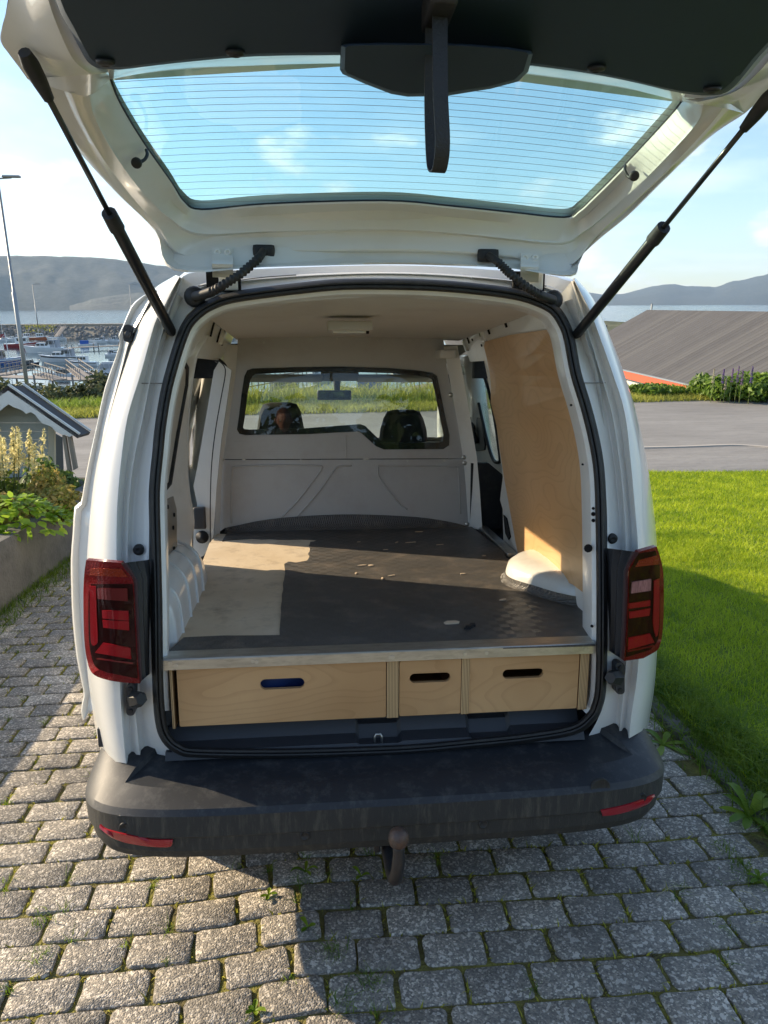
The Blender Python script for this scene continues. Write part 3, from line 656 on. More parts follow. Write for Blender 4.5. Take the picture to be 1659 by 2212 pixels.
# wheels
for s in (-1, 1):
    for y in (.62, 3.42):
        w = MB().lathe((s*.66, y, .31), (s, 0, 0), [(.20, 0), (.29, .005), (.315, .03), (.318, .1), (.315, .17), (.29, .195), (.20, .20)], 32).build('tyre', RUBBER, van, True)
        MB().lathe((s*.80, y, .31), (s, 0, 0), [(.20, -.02), (.20, .04), (.18, .045), (.06, .03), (.05, .05)], 24).build('rim', STEEL, w, True)

# --- tail lamps
LBLK = mat('lamp_black', (.010, .003, .004), .5, spec=.12, dirt=(.05, .01, .012), dscale=40, damt=.5)
LRED = mat('lamp_red', (.27, .003, .018), .3, col2=(.24, .003, .012), nscale=60, stretch=(1, 1, 9), spec=.3, bump=.5, bscale=260, bdist=.002)
LDRED = mat('lamp_dark_red', (.13, .004, .010), .3, spec=.3, bump=.4, bscale=180)
LCLR = mat('lamp_clear', (.42, .52, .50), .2, spec=.4, col2=(.16, .17, .16), nscale=50, stretch=(9, 1, 1))
LSMK = mat('lamp_smoked', (.09, .025, .028), .15, coat=.5)
LAMB = mat('lamp_amber', (.20, .055, .015), .25, spec=.3, bump=.4, bscale=250)
LGL = glassmat('lamp_outer_lens', (1., .62, .64), ior=1.28)
def tail_lamp(side, outline, y_in, y_out, xin, xout, parts, bracket):
    # lens surface: depth grows from the inner edge (rearmost) to the outer edge, which wraps round the corner
    PR = [(xin, y_in), (xin+(xout-xin)*.45, y_in+.012), (xin+(xout-xin)*.8, y_in+.05), (xout, y_out)]
    def lp(px, py, o=0.):
        r = ray(px, py)
        t = .5; lo, hi = .8, 3.5
        g = lambda t: (CV.y+r.y*t) - (np.interp(side*(CV.x+r.x*t), [q[0] for q in PR], [q[1] for q in PR]) - o)
        for _ in range(40):
            m_ = (lo+hi)/2
            if g(m_) > 0: hi = m_
            else: lo = m_
        return CV + r*lo
    root = None
    ol = cr2(outline, 3, True) if False else outline
    b = MB()
    # body: grid fill of the outline between left and right edges
    def fillq(poly, off, nm, m, par, back=.05, nx=7):
        # poly: left edge list (top->bottom), right edge list (top->bottom)
        le, re = poly
        rows_l = cr([(a, b_, 0) for a, b_ in le], 4) if len(le) > 2 else [Vector((*le[0], 0)).lerp(Vector((*le[1], 0)), t/4) for t in range(5)]
        rows_r = cr([(a, b_, 0) for a, b_ in re], 4) if len(re) > 2 else [Vector((*re[0], 0)).lerp(Vector((*re[1], 0)), t/4) for t in range(5)]
        if len(rows_l) != len(rows_r):
            k = max(len(rows_l), len(rows_r))
            def rs(r_, k):
                out = []
                for i in range(k):
                    t = i/(k-1)*(len(r_)-1); a = int(min(t, len(r_)-2)); out.append(r_[a].lerp(r_[a+1], t-a))
                return out
            rows_l, rows_r = rs(rows_l, k), rs(rows_r, k)
        grid = [[lp(*(u.lerp(v, i/nx).xy), off) for i in range(nx+1)] for u, v in zip(rows_l, rows_r)]
        bb = MB().loft(grid, flip=True)
        rim = grid[0] + [g[-1] for g in grid[1:]] + grid[-1][::-1][1:] + [g[0] for g in grid[::-1][1:-1]]
        bk = [p+Vector((0, back, 0)) for p in rim]
        bb.loft([rim, bk], closed=True)
        o = bb.build(nm, m, par, True, ang=35); return o
    root = fillq(outline, 0., 'tail_lamp', LDRED, van, back=.02)
    for nm, m, poly, off in parts: fillq(poly, off, nm, m, root, back=.006)
    fillq(outline, .014, 'outer_lens', LGL, root, back=.02)
    return root
Lx0, Lx1 = .62, .80
lamp_L = tail_lamp(-1, ([(186,1210),(182,1240),(180,1290),(182,1380),(189,1430),(200,1455),(225,1467),(262,1474),(300,1476)],
                        [(262,1216),(279,1240),(288,1256),(291,1300),(293,1340),(296,1390),(298,1430),(300,1455),(302,1477)]),
    -.155, -.01, .60, .79, [
    ('lamp_field', LBLK, ([(196,1262),(192,1280),(191,1320),(192,1380),(198,1420),(208,1442),(232,1453)], [(286,1262),(288,1290),(289,1320),(291,1350),(293,1390),(295,1425),(297,1466)]), .002),
    ('turn_signal', LAMB, ([(196,1228),(192,1243)], [(262,1229),(276,1247)]), .003),
    ('brake_segment', LRED, ([(193,1266),(194,1330),(196,1385),(201,1395)], [(207,1267),(209,1330),(211,1384),(205,1394)]), .005),
    ('reversing_light', LSMK, ([(209,1271),(211,1294)], [(275,1271),(276,1299)]), .006),
    ('light_bar', LRED, ([(220,1319),(221,1336)], [(277,1320),(278,1341)]), .006),
    ('light_bar', LRED, ([(221,1340),(223,1356)], [(278,1342),(279,1362)]), .006),
    ('light_bar', LRED, ([(222,1389),(205,1410)], [(281,1400),(283,1424)]), .006),
    ('lamp_rim_line', LSMK, ([(208,1423),(209,1425)], [(287,1431),(287,1435)]), .007)], None)
lamp_R = tail_lamp(1, ([(1380,1192),(1366,1215),(1358,1233),(1357,1280),(1355,1330),(1353,1380),(1350,1410),(1349,1424),(1348,1428)],
                       [(1419,1181),(1428,1210),(1433,1240),(1434,1290),(1433,1340),(1430,1375),(1425,1395),(1418,1406),(1390,1422)]),
    -.155, -.01, .60, .79, [
    ('lamp_field', LBLK, ([(1380,1196),(1367,1220),(1360,1240),(1359,1300),(1357,1350),(1354,1400),(1352,1420)], [(1416,1190),(1424,1215),(1426,1245),(1426,1300),(1425,1350),(1420,1385),(1404,1404)]), .002),
    ('turn_signal', LAMB, ([(1381,1210),(1372,1225)], [(1421,1199),(1424,1219)]), .003),
    ('brake_segment', LRED, ([(1413,1254),(1412,1300),(1411,1350),(1417,1376)], [(1425,1250),(1425,1300),(1424,1350),(1421,1372)]), .005),
    ('reversing_light', LCLR, ([(1366,1258),(1364,1282)], [(1407,1251),(1406,1276)]), .006),
    ('light_bar', LRED, ([(1360,1304),(1360,1315)], [(1405,1297),(1405,1309)]), .006),
    ('light_bar', LRED, ([(1360,1322),(1360,1336)], [(1405,1314),(1403,1330)]), .006),
    ('light_bar', LRED, ([(1358,1378),(1357,1404)], [(1404,1369),(1414,1388)]), .006),
    ('lamp_rim_line', LDRED, ([(1356,1406),(1356,1409)], [(1412,1394),(1412,1397)]), .007)], None)
lamp_R['label'] = 'right tail lamp with pale reversing light'
lamp_L['label'] = 'left tail lamp catching the sun'
# black brackets that carry the lamps
def bracket(cs, side):
    b = MB()
    ofs = (-.150, -.150, -.10, -.096, -.035, -.03, .0)
    cols = [[at(q[0], q[1], y=o) for q in c] for c, o in zip(cs, ofs)]
    cols = [[Vector((p.x, p.y, p.z)) for p in c] for c in cols]
    b.loft(cols)
    for i in (0, -1): b.add([c[i] for c in cols], [tuple(range(len(cols)))])
    return b.build('lamp_bracket', BLACKP, van, True, ang=20)
def lerpc(a, b_, t): return [(p[0]*(1-t)+q[0]*t, p[1]*(1-t)+q[1]*t) for p, q in zip(a, b_)]
la, lb_ = [(261,1217),(289,1256),(293,1340),(298,1420),(301,1475)], [(322,1209),(325,1245),(325,1340),(326,1420),(327,1452)]
bracket([la, lerpc(la, lb_, .22), lerpc(la, lb_, .25), lerpc(la, lb_, .52), lerpc(la, lb_, .56), lerpc(la, lb_, .8), lb_], -1)
ra, rb_ = [(1381,1193),(1358,1234),(1355,1300),(1351,1370),(1348,1427)], [(1310,1184),(1311,1228),(1311,1300),(1311,1370),(1310,1402)]
bracket([ra, lerpc(ra, rb_, .22), lerpc(ra, rb_, .25), lerpc(ra, rb_, .52), lerpc(ra, rb_, .56), lerpc(ra, rb_, .8), rb_], 1)
# tailgate buffers / latch plates and plugs on the jambs
for cx_, cy, s in ((282,1512,-1),(1340,1466,1)):
    c = rf((cx_, cy), -.0)
    o = [(cx_+a, cy+b_) for a, b_ in rrect(0, 0, 19, 68, 8)]
    pl_ = MB().prism([rf(q, -.012) for q in o], (0, .03, 0)).build('buffer_plate', BLACKP, van)
    p0 = rf((cx_+(10 if s < 0 else -8), cy-2), -.02); p1 = rf((cx_+(24 if s < 0 else -22), cy-2), -.045)
    MB().tube([p0, p0.lerp(p1, .6), p1], [.024, .021, .016], 6).build('buffer_block', RUBBER, pl_, True, ang=30)
    for dy in (-24, 24):
        MB().lathe(rf((cx_, cy+dy), -.012), (0, -1, 0), [(.007, 0), (.006, .004)], 8).build('bolt', RUBBER, pl_)
for x, y in ((300,1187),(1322,1163)):
    p = rf((x, y), .016); MB().lathe(p, (0, -1, -.1), [(.0145, -.004), (.0145, .006), (.012, .010), (.006, .0105), (.002, .008)], 20).build('rubber_plug', RUBBER, van, True)
# small holes in the flange
for x, y, rr in ((1281,1098,.004),(1281,1110,.006),(1281,1124,.005),(1270,1184,.012),(1233,875,.003),(1258,1003,.003),(1278,1352,.004),(340,1150,.005),(340,1166,.006)):
    p = rf((x, y), .012); MB().lathe(p, (0, -1, 0), [(rr, 0), (rr, .004)], 10).build('flange_hole', DARK, van)

# --- sliding door standing open along the left side: its rear edge shows
so = [(317,634),(300,645),(283,662),(266,702),(256,725),(259,739),(249,773),(226,838),(209,917),(192,993),(181,1050),(174,1086),(161,1095),(157,1152),(153,1207),(154,1280),(157,1343),(166,1425),(180,1493),(178,1512),(175,1534),(179,1556),(186,1545),(196,1528)]
so_in = [(330,640),(318,660),(305,685),(290,712),(278,740),(272,760),(262,800),(246,860),(228,930),(214,1010),(205,1070),(200,1110),(196,1130),(194,1170),(192,1210),(194,1290),(198,1350),(206,1430),(212,1490),(210,1505),(206,1520),(204,1530),(204,1530),(203,1526)]
A_ = [at(*q, y=.20) for q in so]; I_ = [at(*q, y=.17) for q in so_in]
A2 = [p+Vector((-.004, .03, 0)) for p in A_]; A3 = [Vector((p.x, 1.02, p.z)) for p in A_]; I2 = [Vector((p.x+.005, 1.02, p.z)) for p in I_]
Mi = [a.lerp(b_, .35)+Vector((0, .012, 0)) for a, b_ in zip(A_, I_)]; Mi2 = [a.lerp(b_, .12)+Vector((0, -.006, 0)) for a, b_ in zip(A_, I_)]
od = MB().loft([cr(c, 2) for c in (A3, A2, A_, Mi2, Mi, I_, I2)]).build('sliding_door', WHITE, van, True, ang=45)
od['label'] = 'open left sliding door pushed back along the body'
c = at(276, 720, y=.175)
o = [(276+a, 720+b_) for a, b_ in rrect(0, 0, 20, 38, 9)]
MB().prism([at(*q, y=.165) for q in o], (0, .02, 0)).build('door_grommet', RUBBER, od)
MB().lathe(at(277, 722, y=.166), (0, -1, 0), [(.010, 0), (.008, .006), (.003, .006)], 14).build('grommet_plug', BLACKP, od, True)

# ================================================================== TAILGATE
PG = [(.16, 1.93), (-.60, 2.085), (-1.30, 2.225)]                 # glass plane, side view
def tg(q, off=0.): return prof(q[0], q[1], PG, 0, off)
SF = [(.00, 1.72), (.05, 1.79), (.12, 1.815), (.135, 1.84), (.13, 1.89), (.11, 1.925), (.10, 1.96)]
def sf(q, off=0.): return prof(q[0], q[1], SF, off)
G = [(237,172),(260,227),(310,310),(370,395),(397,436),(435,454),(575,442),(829,435),(979,447),(1104,460),(1219,471),(1252,455),(1279,430),(1329,380),(1404,300),(1454,245),(1474,220)]
H = [(196,205),(212,262),(262,350),(325,432),(365,470),(430,504),(575,500),(829,495),(979,503),(1104,516),(1215,524),(1258,502),(1295,475),(1365,412),(1450,325),(1504,262),(1514,226)]
I = [(150,200),(178,270),(225,350),(292,437),(338,486),(402,553),(575,545),(829,541),(979,545),(1104,555),(1224,574),(1280,520),(1312,490),(1385,425),(1472,340),(1535,272),(1565,234)]
A = [(60,170),(100,220),(165,320),(250,415),(335,500),(375,584),(575,577),(829,571),(979,574),(1104,580),(1234,597),(1250,560),(1294,517),(1355,467),(1429,395),(1529,300),(1609,245)]
low = lambda k: 4 <= k <= 12
def bl(k): return {3: .25, 4: .6, 5: .95, 11: .95, 12: .6, 13: .25}.get(k, 1. if 5 < k < 11 else 0.)
def tp(q, k, og): 
    a = tg(q, og); t = bl(k)
    return a.lerp(sf(q), t) if t else a
rG = [tg(q, 0.) for q in G]
rG2 = [tg(((g[0]*.93+h[0]*.07), (g[1]*.93+h[1]*.07)), -.004) for g, h in zip(G, H)]
rH0 = [tp((g[0]*.6+h[0]*.4, g[1]*.6+h[1]*.4), k, -.03) if not low(k) else tp((g[0]*.6+h[0]*.4, g[1]*.6+h[1]*.4), k, -.02) for k, (g, h) in enumerate(zip(G, H))]
def tq(q, k, og, so=0.):
    a = tg(q, og); t = bl(k)
    return a.lerp(sf(q, so), t) if t else a
mx2 = lambda a, b, t: [(p[0]*(1-t)+q[0]*t, p[1]*(1-t)+q[1]*t) for p, q in zip(a, b)]
def loop(pts, og, so=0.): return [tq(q, k, og, so) for k, q in enumerate(pts)]
rH = loop(mx2(G, H, .93), -.058, -.008)
rHa = loop(H, -.062, -.010)
rHb = loop(mx2(H, I, .10), -.066, .006)
rH2 = loop(mx2(H, I, .5), -.068, .004)
rIa = loop(mx2(H, I, .92), -.074, -.004)
rI = loop(I, -.072, -.003)
rIb = loop(mx2(I, A, .14), -.060, .010)
rI2 = loop(mx2(I, A, .5), -.056, .008)
rI3 = loop(mx2(I, A, .82), -.054, .004)
rI4 = loop(mx2(I, A, .88), -.046, -.006)
rA = [tp(a, k, -.040) for k, a in enumerate(A)]
rB = [p + (Vector((math.copysign(.004, p.x), .0, .03)) if not low(k) else Vector((0, .035, .006))) for k, p in enumerate(rA)]
rB2 = [p.lerp(g, .5) + (Vector((0, 0, .01)) if not low(k) else Vector((0, .05, .0))) for k, (p, g) in enumerate(zip(rB, rG2))]
rC = [g + Vector((0, .0 if not low(k) else .012, .03)) for k, g in enumerate(rG2)]
S5 = lambda c: cr(c, 5)
tgb = MB().loft([S5(c) for c in (rG, rG2, rH0, rH, rHa, rHb, rH2, rIa, rI, rIb, rI2, rI3, rI4, rA, rB, rB2, rC)], flip=True)
# side wings continuing up to the rear lower edge of the gate
def wing(Ap, Pp, Ip):
    n_ = len(Ap)
    cols = [[tg(p, -.075) for p in Pp], [tg((p[0]*.8+q[0]*.2, p[1]*.8+q[1]*.2), -.085) for p, q in zip(Pp, Ap)], [tg((p[0]*.45+q[0]*.55, p[1]*.45+q[1]*.55), -.066) for p, q in zip(Pp, Ap)],
            [tg((p[0]*.3+q[0]*.7, p[1]*.3+q[1]*.7), -.050) for p, q in zip(Pp, Ap)], [tg(p, -.040) for p in Ap], [tg(p, -.005) for p in Ap]]
    tgb.loft([cr(c, 5) for c in cols])
wing([(60,170),(22,120),(2,90),(4,60),(15,20),(30,-40),(50,-200)], [(232,158),(212,150),(196,136),(175,105),(135,22),(115,-40),(90,-200)], None)
wing([(1609,245),(1645,212),(1690,172),(1740,125),(1790,60),(1820,0),(1850,-160)], [(1480,214),(1525,211),(1560,205),(1586,190),(1634,142),(1690,60),(1760,-160)], None)
# corner fill between wing, ring and the strip above the glass
top_g = [(237,172),(300,160),(400,150),(500,144),(620,139),(732,137),(850,138),(1000,147),(1129,160),(1279,180),(1379,197),(1474,220)]
top_p = [(232,152),(300,144),(425,131),(550,121),(640,118),(732,117),(870,120),(1010,127),(1149,141),(1279,159),(1379,179),(1480,204)]
cols = [[tg(p) for p in top_g], [tg((a[0]*.7+b_[0]*.3, a[1]*.7+b_[1]*.3), -.03) for a, b_ in zip(top_g, top_p)], [tg(p, -.082) for p in top_p], [tg((p[0], p[1]-14), -.080) for p in top_p], [tg((p[0], p[1]-60), -.03) for p in top_p]]
tgb.loft([cr(c, 4) for c in cols], flip=False)
for q4 in (([(60,170),(150,200),(196,205),(237,172)], [(60,170),(146,164),(200,158),(234,156)]), ([(1474,220),(1514,226),(1565,234),(1609,245)], [(1478,210),(1520,212),(1560,214),(1609,245)])):
    offs_ = [-.040, -.070, -.062, 0.] if q4[0][0][0] < 800 else [0., -.062, -.070, -.040]
    offp = [-.040, -.066, -.08, -.075] if q4[0][0][0] < 800 else [-.075, -.08, -.066, -.040]
    tgb.loft([cr([tg(p, o) for p, o in zip(q4[0], offs_)], 5), cr([tg(p, o) for p, o in zip(q4[1], offp)], 5)])
# outer skin above the trim
sk = [tg(q, .03) for q in ((60,172),(2,90),(50,-200),(800,-260),(1850,-160),(1690,172),(1609,245),(1474,222),(829,138),(237,174))]
tgb.add(sk, [tuple(range(len(sk)))])
gate = tgb.build('tailgate', WHITE, van, True, ang=32)
gate['label'] = 'raised tailgate with heated glass, seen from below'
# glass with heater wires
gl = [tg(q, .010) for q in G] + [tg(q, .010) for q in top_g[::-1][1:-1]]
gl = [tg(((q[0]-850)*1.012+850, (q[1]-300)*1.02+300), .008) for q in G] + [tg(((q[0]-850)*1.012+850, (q[1]-300)*1.02+300), .008) for q in [(1379,190),(1129,150),(829,130),(500,138),(300,150)]]
MB().add(gl, [tuple(range(len(gl)))]).build('rear_window', GLASS, gate)
wire = MB(); HW = mat('heater_wire', (.20, .15, .11), .5)
def gx(py, side):                                               # edge of the glass at a pixel row
    pts = G[:6] if side < 0 else G[10:]
    pts = sorted(pts, key=lambda p: p[1]); return np.interp(py, [p[1] for p in pts], [p[0] for p in pts])
nW = 20
for k in range(nW):
    yl = 178 + k*(448-178)/(nW-1)*1.02
    bow_ = 38 - 24*k/(nW-1)
    xl = gx(min(yl, 452), -1); yrr = yl + 60 - 38*k/(nW-1)
    xr = gx(min(yrr, 470), 1)
    pts = []
    for t in np.linspace(0, 1, 13):
        x = xl+(xr-xl)*t; y = yl+(yrr-yl)*t - bow_*4*t*(1-t)
        pts.append((x, y))
    tt = np.interp([p[0] for p in pts], [p[0] for p in top_g], [p[1] for p in top_g]); 
    seg = []
    for p, ty in zip(pts, tt):
        if p[1] > ty-6: seg.append(tg(p, .006))
    if len(seg) > 1: wire.tube(seg, .00042, 4)
wire.build('heater_wire', HW, gate)['kind'] = 'stuff'
fr_ = [tg(q, .004) for q in G]; MB().tube(cr(fr_, 5), .0045, 6).build('glass_edge', RUBBER, gate, True)
# black trim panel
tr = cr2([(60,-200),(120,0),(150,62),(176,112),(192,136),(214,148),(240,150),(265,150),(340,141),(425,132),(550,122),(732,119),(829,119),(1000,126),(1149,142),(1279,160),(1379,180),(1450,197),(1500,205),(1540,206),(1566,201),(1586,187),(1608,162),(1640,122),(1700,50),(1780,-120)], 3)
tr3 = [tg(q, -.105) for q in tr]; ctr = tg((829, -200), -.105)
trb = MB()
r0 = [tg(q, -.080) for q in tr]; r1 = [tg(q, -.100) for q in tr]; r2 = [tg((q[0]+(829-q[0])*.012, q[1]-6 if 0 < q[0] < 1600 else q[1]), -.112) for q in tr]
trb.loft([r0, r1, r2]); trb.add(r2, [tuple(range(len(r2)))])
trim = trb.build('trim_panel', TRIM, gate, True, ang=40)
for x, y in ((228,137),(508,117),(1288,150),(1538,195)):
    MB().lathe(tg((x, y), -.116), (0, .2, -1), [(.014, -.004), (.013, .001), (.006, .004), (.003, .001)], 16).build('trim_clip', RUBBER, trim, True)
# moulded cover over the wiper motor
cv = [(734,150),(736,98),(745,94),(829,92),(1000,94),(1100,102),(1148,110),(1152,116),(1141,155),(1120,176),(1060,192),(960,208),(880,209),(845,203),(790,182),(740,160)]
o1 = [tg(q, -.10) for q in cv]; o2 = [tg((940+(q[0]-940)*.985, 140+(q[1]-140)*.97), -.165) for q in cv]; o3 = [tg((940+(q[0]-940)*.95, 140+(q[1]-140)*.90), -.175) for q in cv]
MB().loft([o1, o2, o3], closed=True).add(o3, [tuple(range(len(o3)))]).build('motor_cover', TRIM, trim, True, ang=25)
# pull strap
sa = tg((952, 30), -.15); lowz = 1.70
y_s = tg((950, 40), -.15).y
top = tg((950, 15), -.14)
bt = at(946, 372, y=top.y+.02)
st_ = MB()
w2 = .019
def ribbon(pts, w, th):
    pts = cr(pts, 5); vs = []; k = len(pts); fs = []
    for i, p in enumerate(pts):
        t = (pts[min(i+1, k-1)]-pts[max(i-1, 0)]).normalized(); nn = t.cross(Vector((1, .12, 0))).normalized()
        X = Vector((1, .12, 0)).normalized()
        for sx_, sn in ((-1, -1), (1, -1), (1, 1), (-1, 1)): vs.append(p + X*(w*sx_) + nn*(th*sn))
    for i in range(k-1):
        for j in range(4): fs.append((i*4+j, i*4+(j+1) % 4, i*4+4+(j+1) % 4, i*4+4+j))
    fs += [(3, 2, 1, 0), tuple((k-1)*4+j for j in range(4))]
    return vs, fs
z0_ = top.z
st_.add(*ribbon([(top.x, top.y, z0_), (top.x, top.y-.012, (z0_+bt.z)/2), (bt.x, top.y-.012, bt.z+.03), (bt.x, top.y+.002, bt.z+.004), (bt.x-.002, top.y+.018, bt.z), (bt.x-.004, top.y+.036, bt.z+.02), (bt.x-.006, top.y+.045, (z0_+bt.z)/2), (top.x-.004, top.y+.03, z0_)], .0100, .0012))
strap = st_.build('pull_strap', mat('strap_webbing', (.020, .021, .023), .6, bump=.3, bscale=300), trim, True, ang=50)
MB().box((top.x-.017, top.y-.04, z0_-.012), (top.x+.017, top.y+.05, z0_+.035), bev=.006).build('strap_anchor', RUBBER, trim, True)
# wire hooks on the window frame
for pts in (((316,324),(318,334),(312,345),(302,350),(295,352)), ((1351,358),(1350,368),(1356,380),(1364,384),(1370,380))):
    q3 = [tg(p, o) for p, o in zip(pts, (-.012, -.03, -.045, -.055, -.06))]
    hk = MB().tube(cr(q3, 4), .0035, 6).build('wire_hook', RUBBER, gate, True)
    MB().lathe(q3[-1], ray(*pts[-1])*-1, [(.011, 0), (.010, .004), (.005, .005)], 14).build('hook_base', RUBBER, hk, True)
# hinges
for x, y0, y1, s in ((481,536,598,-1),(1144,548,608,1)):
    w = .033
    b = MB()
    P = [sf((x, y0), -.012), sf((x, y0+16), -.014), sf((x, 571 if s < 0 else 577), -.020), rf((x, y1-10), -.040), rf((x, y1), -.022)]
    b.add(*(lambda v, f: (v, f))(*ribbon(P, .026, .0025)))
    hg = b.build('hinge', WHITE, gate, True, ang=50)
    for dx in (-13, 13): MB().lathe(sf((x+dx*.85, y0+9), -.016), (0, -1, 0), [(.0095, 0), (.009, .004), (.004, .004), (.003, .001)], 12).build('hinge_screw', WHITE_IN, hg, True)
    q = rf((x+(2 if s < 0 else -2), 606), .012); MB().box((q.x-.045, q.y-.004, q.z-.028), (q.x+.045, q.y+.01, q.z+.024)).build('hinge_recess', DARK, van)
    MB().box((q.x-.012, q.y-.012, q.z-.026), (q.x+.038, q.y, q.z+.022), bev=.004).build('hinge_leaf', WHITE, van, True)
# corrugated wiring conduits
for path, s in (([(568,543),(560,556),(540,575),(515,595),(488,612),(462,628),(440,636),(420,641)], -1), ([(1056,552),(1075,566),(1092,582),(1110,598),(1135,618),(1160,634),(1180,643),(1195,648)], 1)):
    offy = [-.01, -.05, -.085, -.09, -.08, -.055, -.035, -.018]
    P = cr([rf(q, o) if k > 1 else sf(q, -.02-.02*k) for k, (q, o) in enumerate(zip(path, offy))], 14)
    rad = [(.0095 + .0028*(i % 4 < 2)) if 14 < i < 72 else (.0125 if i >= 72 else .0105) for i in range(len(P))]
    cd = MB().tube(P, rad, 12).build('wiring_conduit', RUBBER, van, True)
    e0 = sf((path[0][0]+(2 if s < 0 else -2), path[0][1]), -.006)
    MB().box((e0.x-.029, e0.y-.010, e0.z-.017), (e0.x+.029, e0.y+.01, e0.z+.017), bev=.012).build('conduit_grommet', RUBBER, cd, True)
    e1 = rf(path[-1], -.004); MB().lathe(e1, (0, -1, 0), [(.027, -.012), (.027, .004), (.020, .012)], 16).build('conduit_boot', RUBBER, cd, True)
# gas struts
for up_, mid, lowp, s in (((72,150),(238,484),(370,716),-1), ((1650,225),(1432,498),(1246,722),1)):
    a = tg(up_, -.075); c = rf(lowp, -.005)
    ab = (c-a); tmid = .0
    # parameter where the barrel starts, matched along the projected line
    best = min((abs((lambda v: PW/2+F*v.dot(RT)/v.dot(_f))(a+ab*t-CV)-mid[0]), t) for t in np.linspace(0, 1, 201))[1]
    m_ = a+ab*best; d = ab.normalized()
    gs = MB().tube([m_, m_+d*.004, c-d*.012], [.011, .0135, .0135], 14).build('gas_strut', mat('strut_black', (.012, .013, .015), .3, coat=.3) if s < 0 else bpy.data.materials['strut_black'], van, True, ang=40)
    MB().tube([a, m_], .0055, 10).build('strut_rod', bpy.data.materials['strut_black'], gs, True)
    MB().tube([m_-d*.006, m_+d*.04], [.0155, .0165], 12).build('strut_collar', RUBBER, gs, True, ang=40)
    MB().tube([a-d*.03, a-d*.01, a+d*.02, a+d*.055], [.010, .014, .013, .009], 10).build('strut_socket', RUBBER, gs, True, ang=40)
    MB().tube([c-d*.03, c-d*.005, c+d*.008], [.012, .0135, .010], 10).build('strut_socket', RUBBER, gs, True, ang=40)
    MB().tube([c, c+Vector((-s*-.012, .03, 0))], .006, 8).build('ball_stud', STEEL, gs, True)

# panel seams on the jambs
SEAM = mat('panel_seam', (.20, .195, .18), .8)
for pts, off_ in (([(306,828),(352,828)], .008), ([(1262,827),(1308,827)], .008), ([(428,618),(470,612),(560,600),(640,594)], .030), ([(1020,600),(1090,606),(1180,618)], .030)):
    MB().tube([rf(q, off_) for q in cr2(pts, 6)], .0014, 5).build('panel_seam', SEAM, van)
# ================================================================== THINGS IN THE LOAD SPACE
def px_of(P):
    v = Vector(P)-CV; d = v.dot(_f); return (PW/2+F*v.dot(RT)/d, PH/2-F*v.dot(UP)/d, d)
ZF = .790
unit = empty('drawer_unit', 'wide plywood drawer unit with three drawers and a metal edge, across the van floor', 'drawer unit', mw=M)
YF = -.030
def fp(x, y, yy=YF): return at(x, y, y=yy)
EDGE = mat('plywood_edge', (.50, .34, .18), .55)
nt = EDGE.node_tree; L = nt.links.new
wv = nt.nodes.new('ShaderNodeTexWave'); wv.inputs['Scale'].default_value = 75; wv.inputs['Distortion'].default_value = .4; wv.bands_direction = 'X'
tcx = nt.nodes.new('ShaderNodeTexCoord'); L(tcx.outputs['Object'], wv.inputs[0])
rp = nt.nodes.new('ShaderNodeValToRGB'); rp.color_ramp.elements[0].color = (.20, .11, .045, 1); rp.color_ramp.elements[1].color = (.60, .42, .22, 1); rp.color_ramp.elements[0].position = .2; rp.color_ramp.elements[1].position = .6
L(wv.outputs[0], rp.inputs[0]); L(rp.outputs[0], nt.nodes['Principled BSDF'].inputs['Base Color'])
DR = [((381,1447),(834,1430),(834,1548),(381,1571),(610,1477),96,25,.2),((863,1428),(997,1424),(997,1541),(863,1547),(929,1464),88,23,.2),((1014,1422),(1252,1413),(1252,1531),(1014,1539),(1130,1455),88,23,.2)]
for k, (a, b_, c, d, ctr_, w, h, _) in enumerate(DR):
    P = [fp(*q) for q in (a, b_, c, d)]
    x0, x1 = P[0].x, P[1].x; z1 = (P[0].z+P[1].z)/2; z0 = (P[2].z+P[3].z)/2
    cc = fp(*ctr_); ww = (fp(ctr_[0]+w/2, ctr_[1]).x-fp(ctr_[0]-w/2, ctr_[1]).x); hh = h/1550*1.85*1.02
    outer = [Vector((x, YF, z)) for x, z in rrect((x0+x1)/2, (z0+z1)/2, x1-x0, z1-z0, .004, 2)]
    hole = [Vector((x, YF, z)) for x, z in rrect(cc.x, cc.z, ww, hh, hh*.49, 6)]
    f = MB().prism(outer, (0, .012, 0), holes=[hole]).build('drawer_front', PLYL, unit)
    b = MB(); yb = YF+.45
    b.box((x0+.004, YF+.013, z0), (x0+.014, yb, z1-.02)); b.box((x1-.014, YF+.013, z0), (x1-.004, yb, z1-.02)); b.box((x0+.015, YF+.013, z0), (x1-.015, yb, z0+.008)); b.box((x0+.004, yb+.001, z0), (x1-.004, yb+.01, z1-.02))
    b.build('drawer_box', PLYL, f)
    if k == 0:
        g = MB().loft([[Vector((cc.x-.15+.30*u, YF+.030+.008*math.sin(u*9+w*4)+.02*w, z0+.01+(cc.z+.012-z0)*(1-w)+.004*math.sin(u*13))) for u in np.linspace(0, 1, 20)] for w in np.linspace(0, 1, 6)])
        tag(g.build('folded_tarpaulin', mat('blue_cloth', (.012, .035, .14), .6), None, True), 'blue folded cloth seen through the hand slot of the left drawer', 'cloth').matrix_world = M
for (xa, xb, yt, yb_) in ((366,380,1447,1573),(836,860,1430,1549),(998,1012,1424,1541),(1253.5,1266,1412,1531)):
    a = fp(xa, yt); c = fp(xb, yb_)
    MB().box((a.x, YF-.003, c.z), (c.x, .9, .772), bev=.0008).build('upright', EDGE, unit)
a = fp(351, 1438, -.045); c = fp(1287, 1400, -.045)
MB().box((a.x+.01, -.028, .774), (c.x-.01, 1.50, .782)).build('top_board', PLYL, unit)
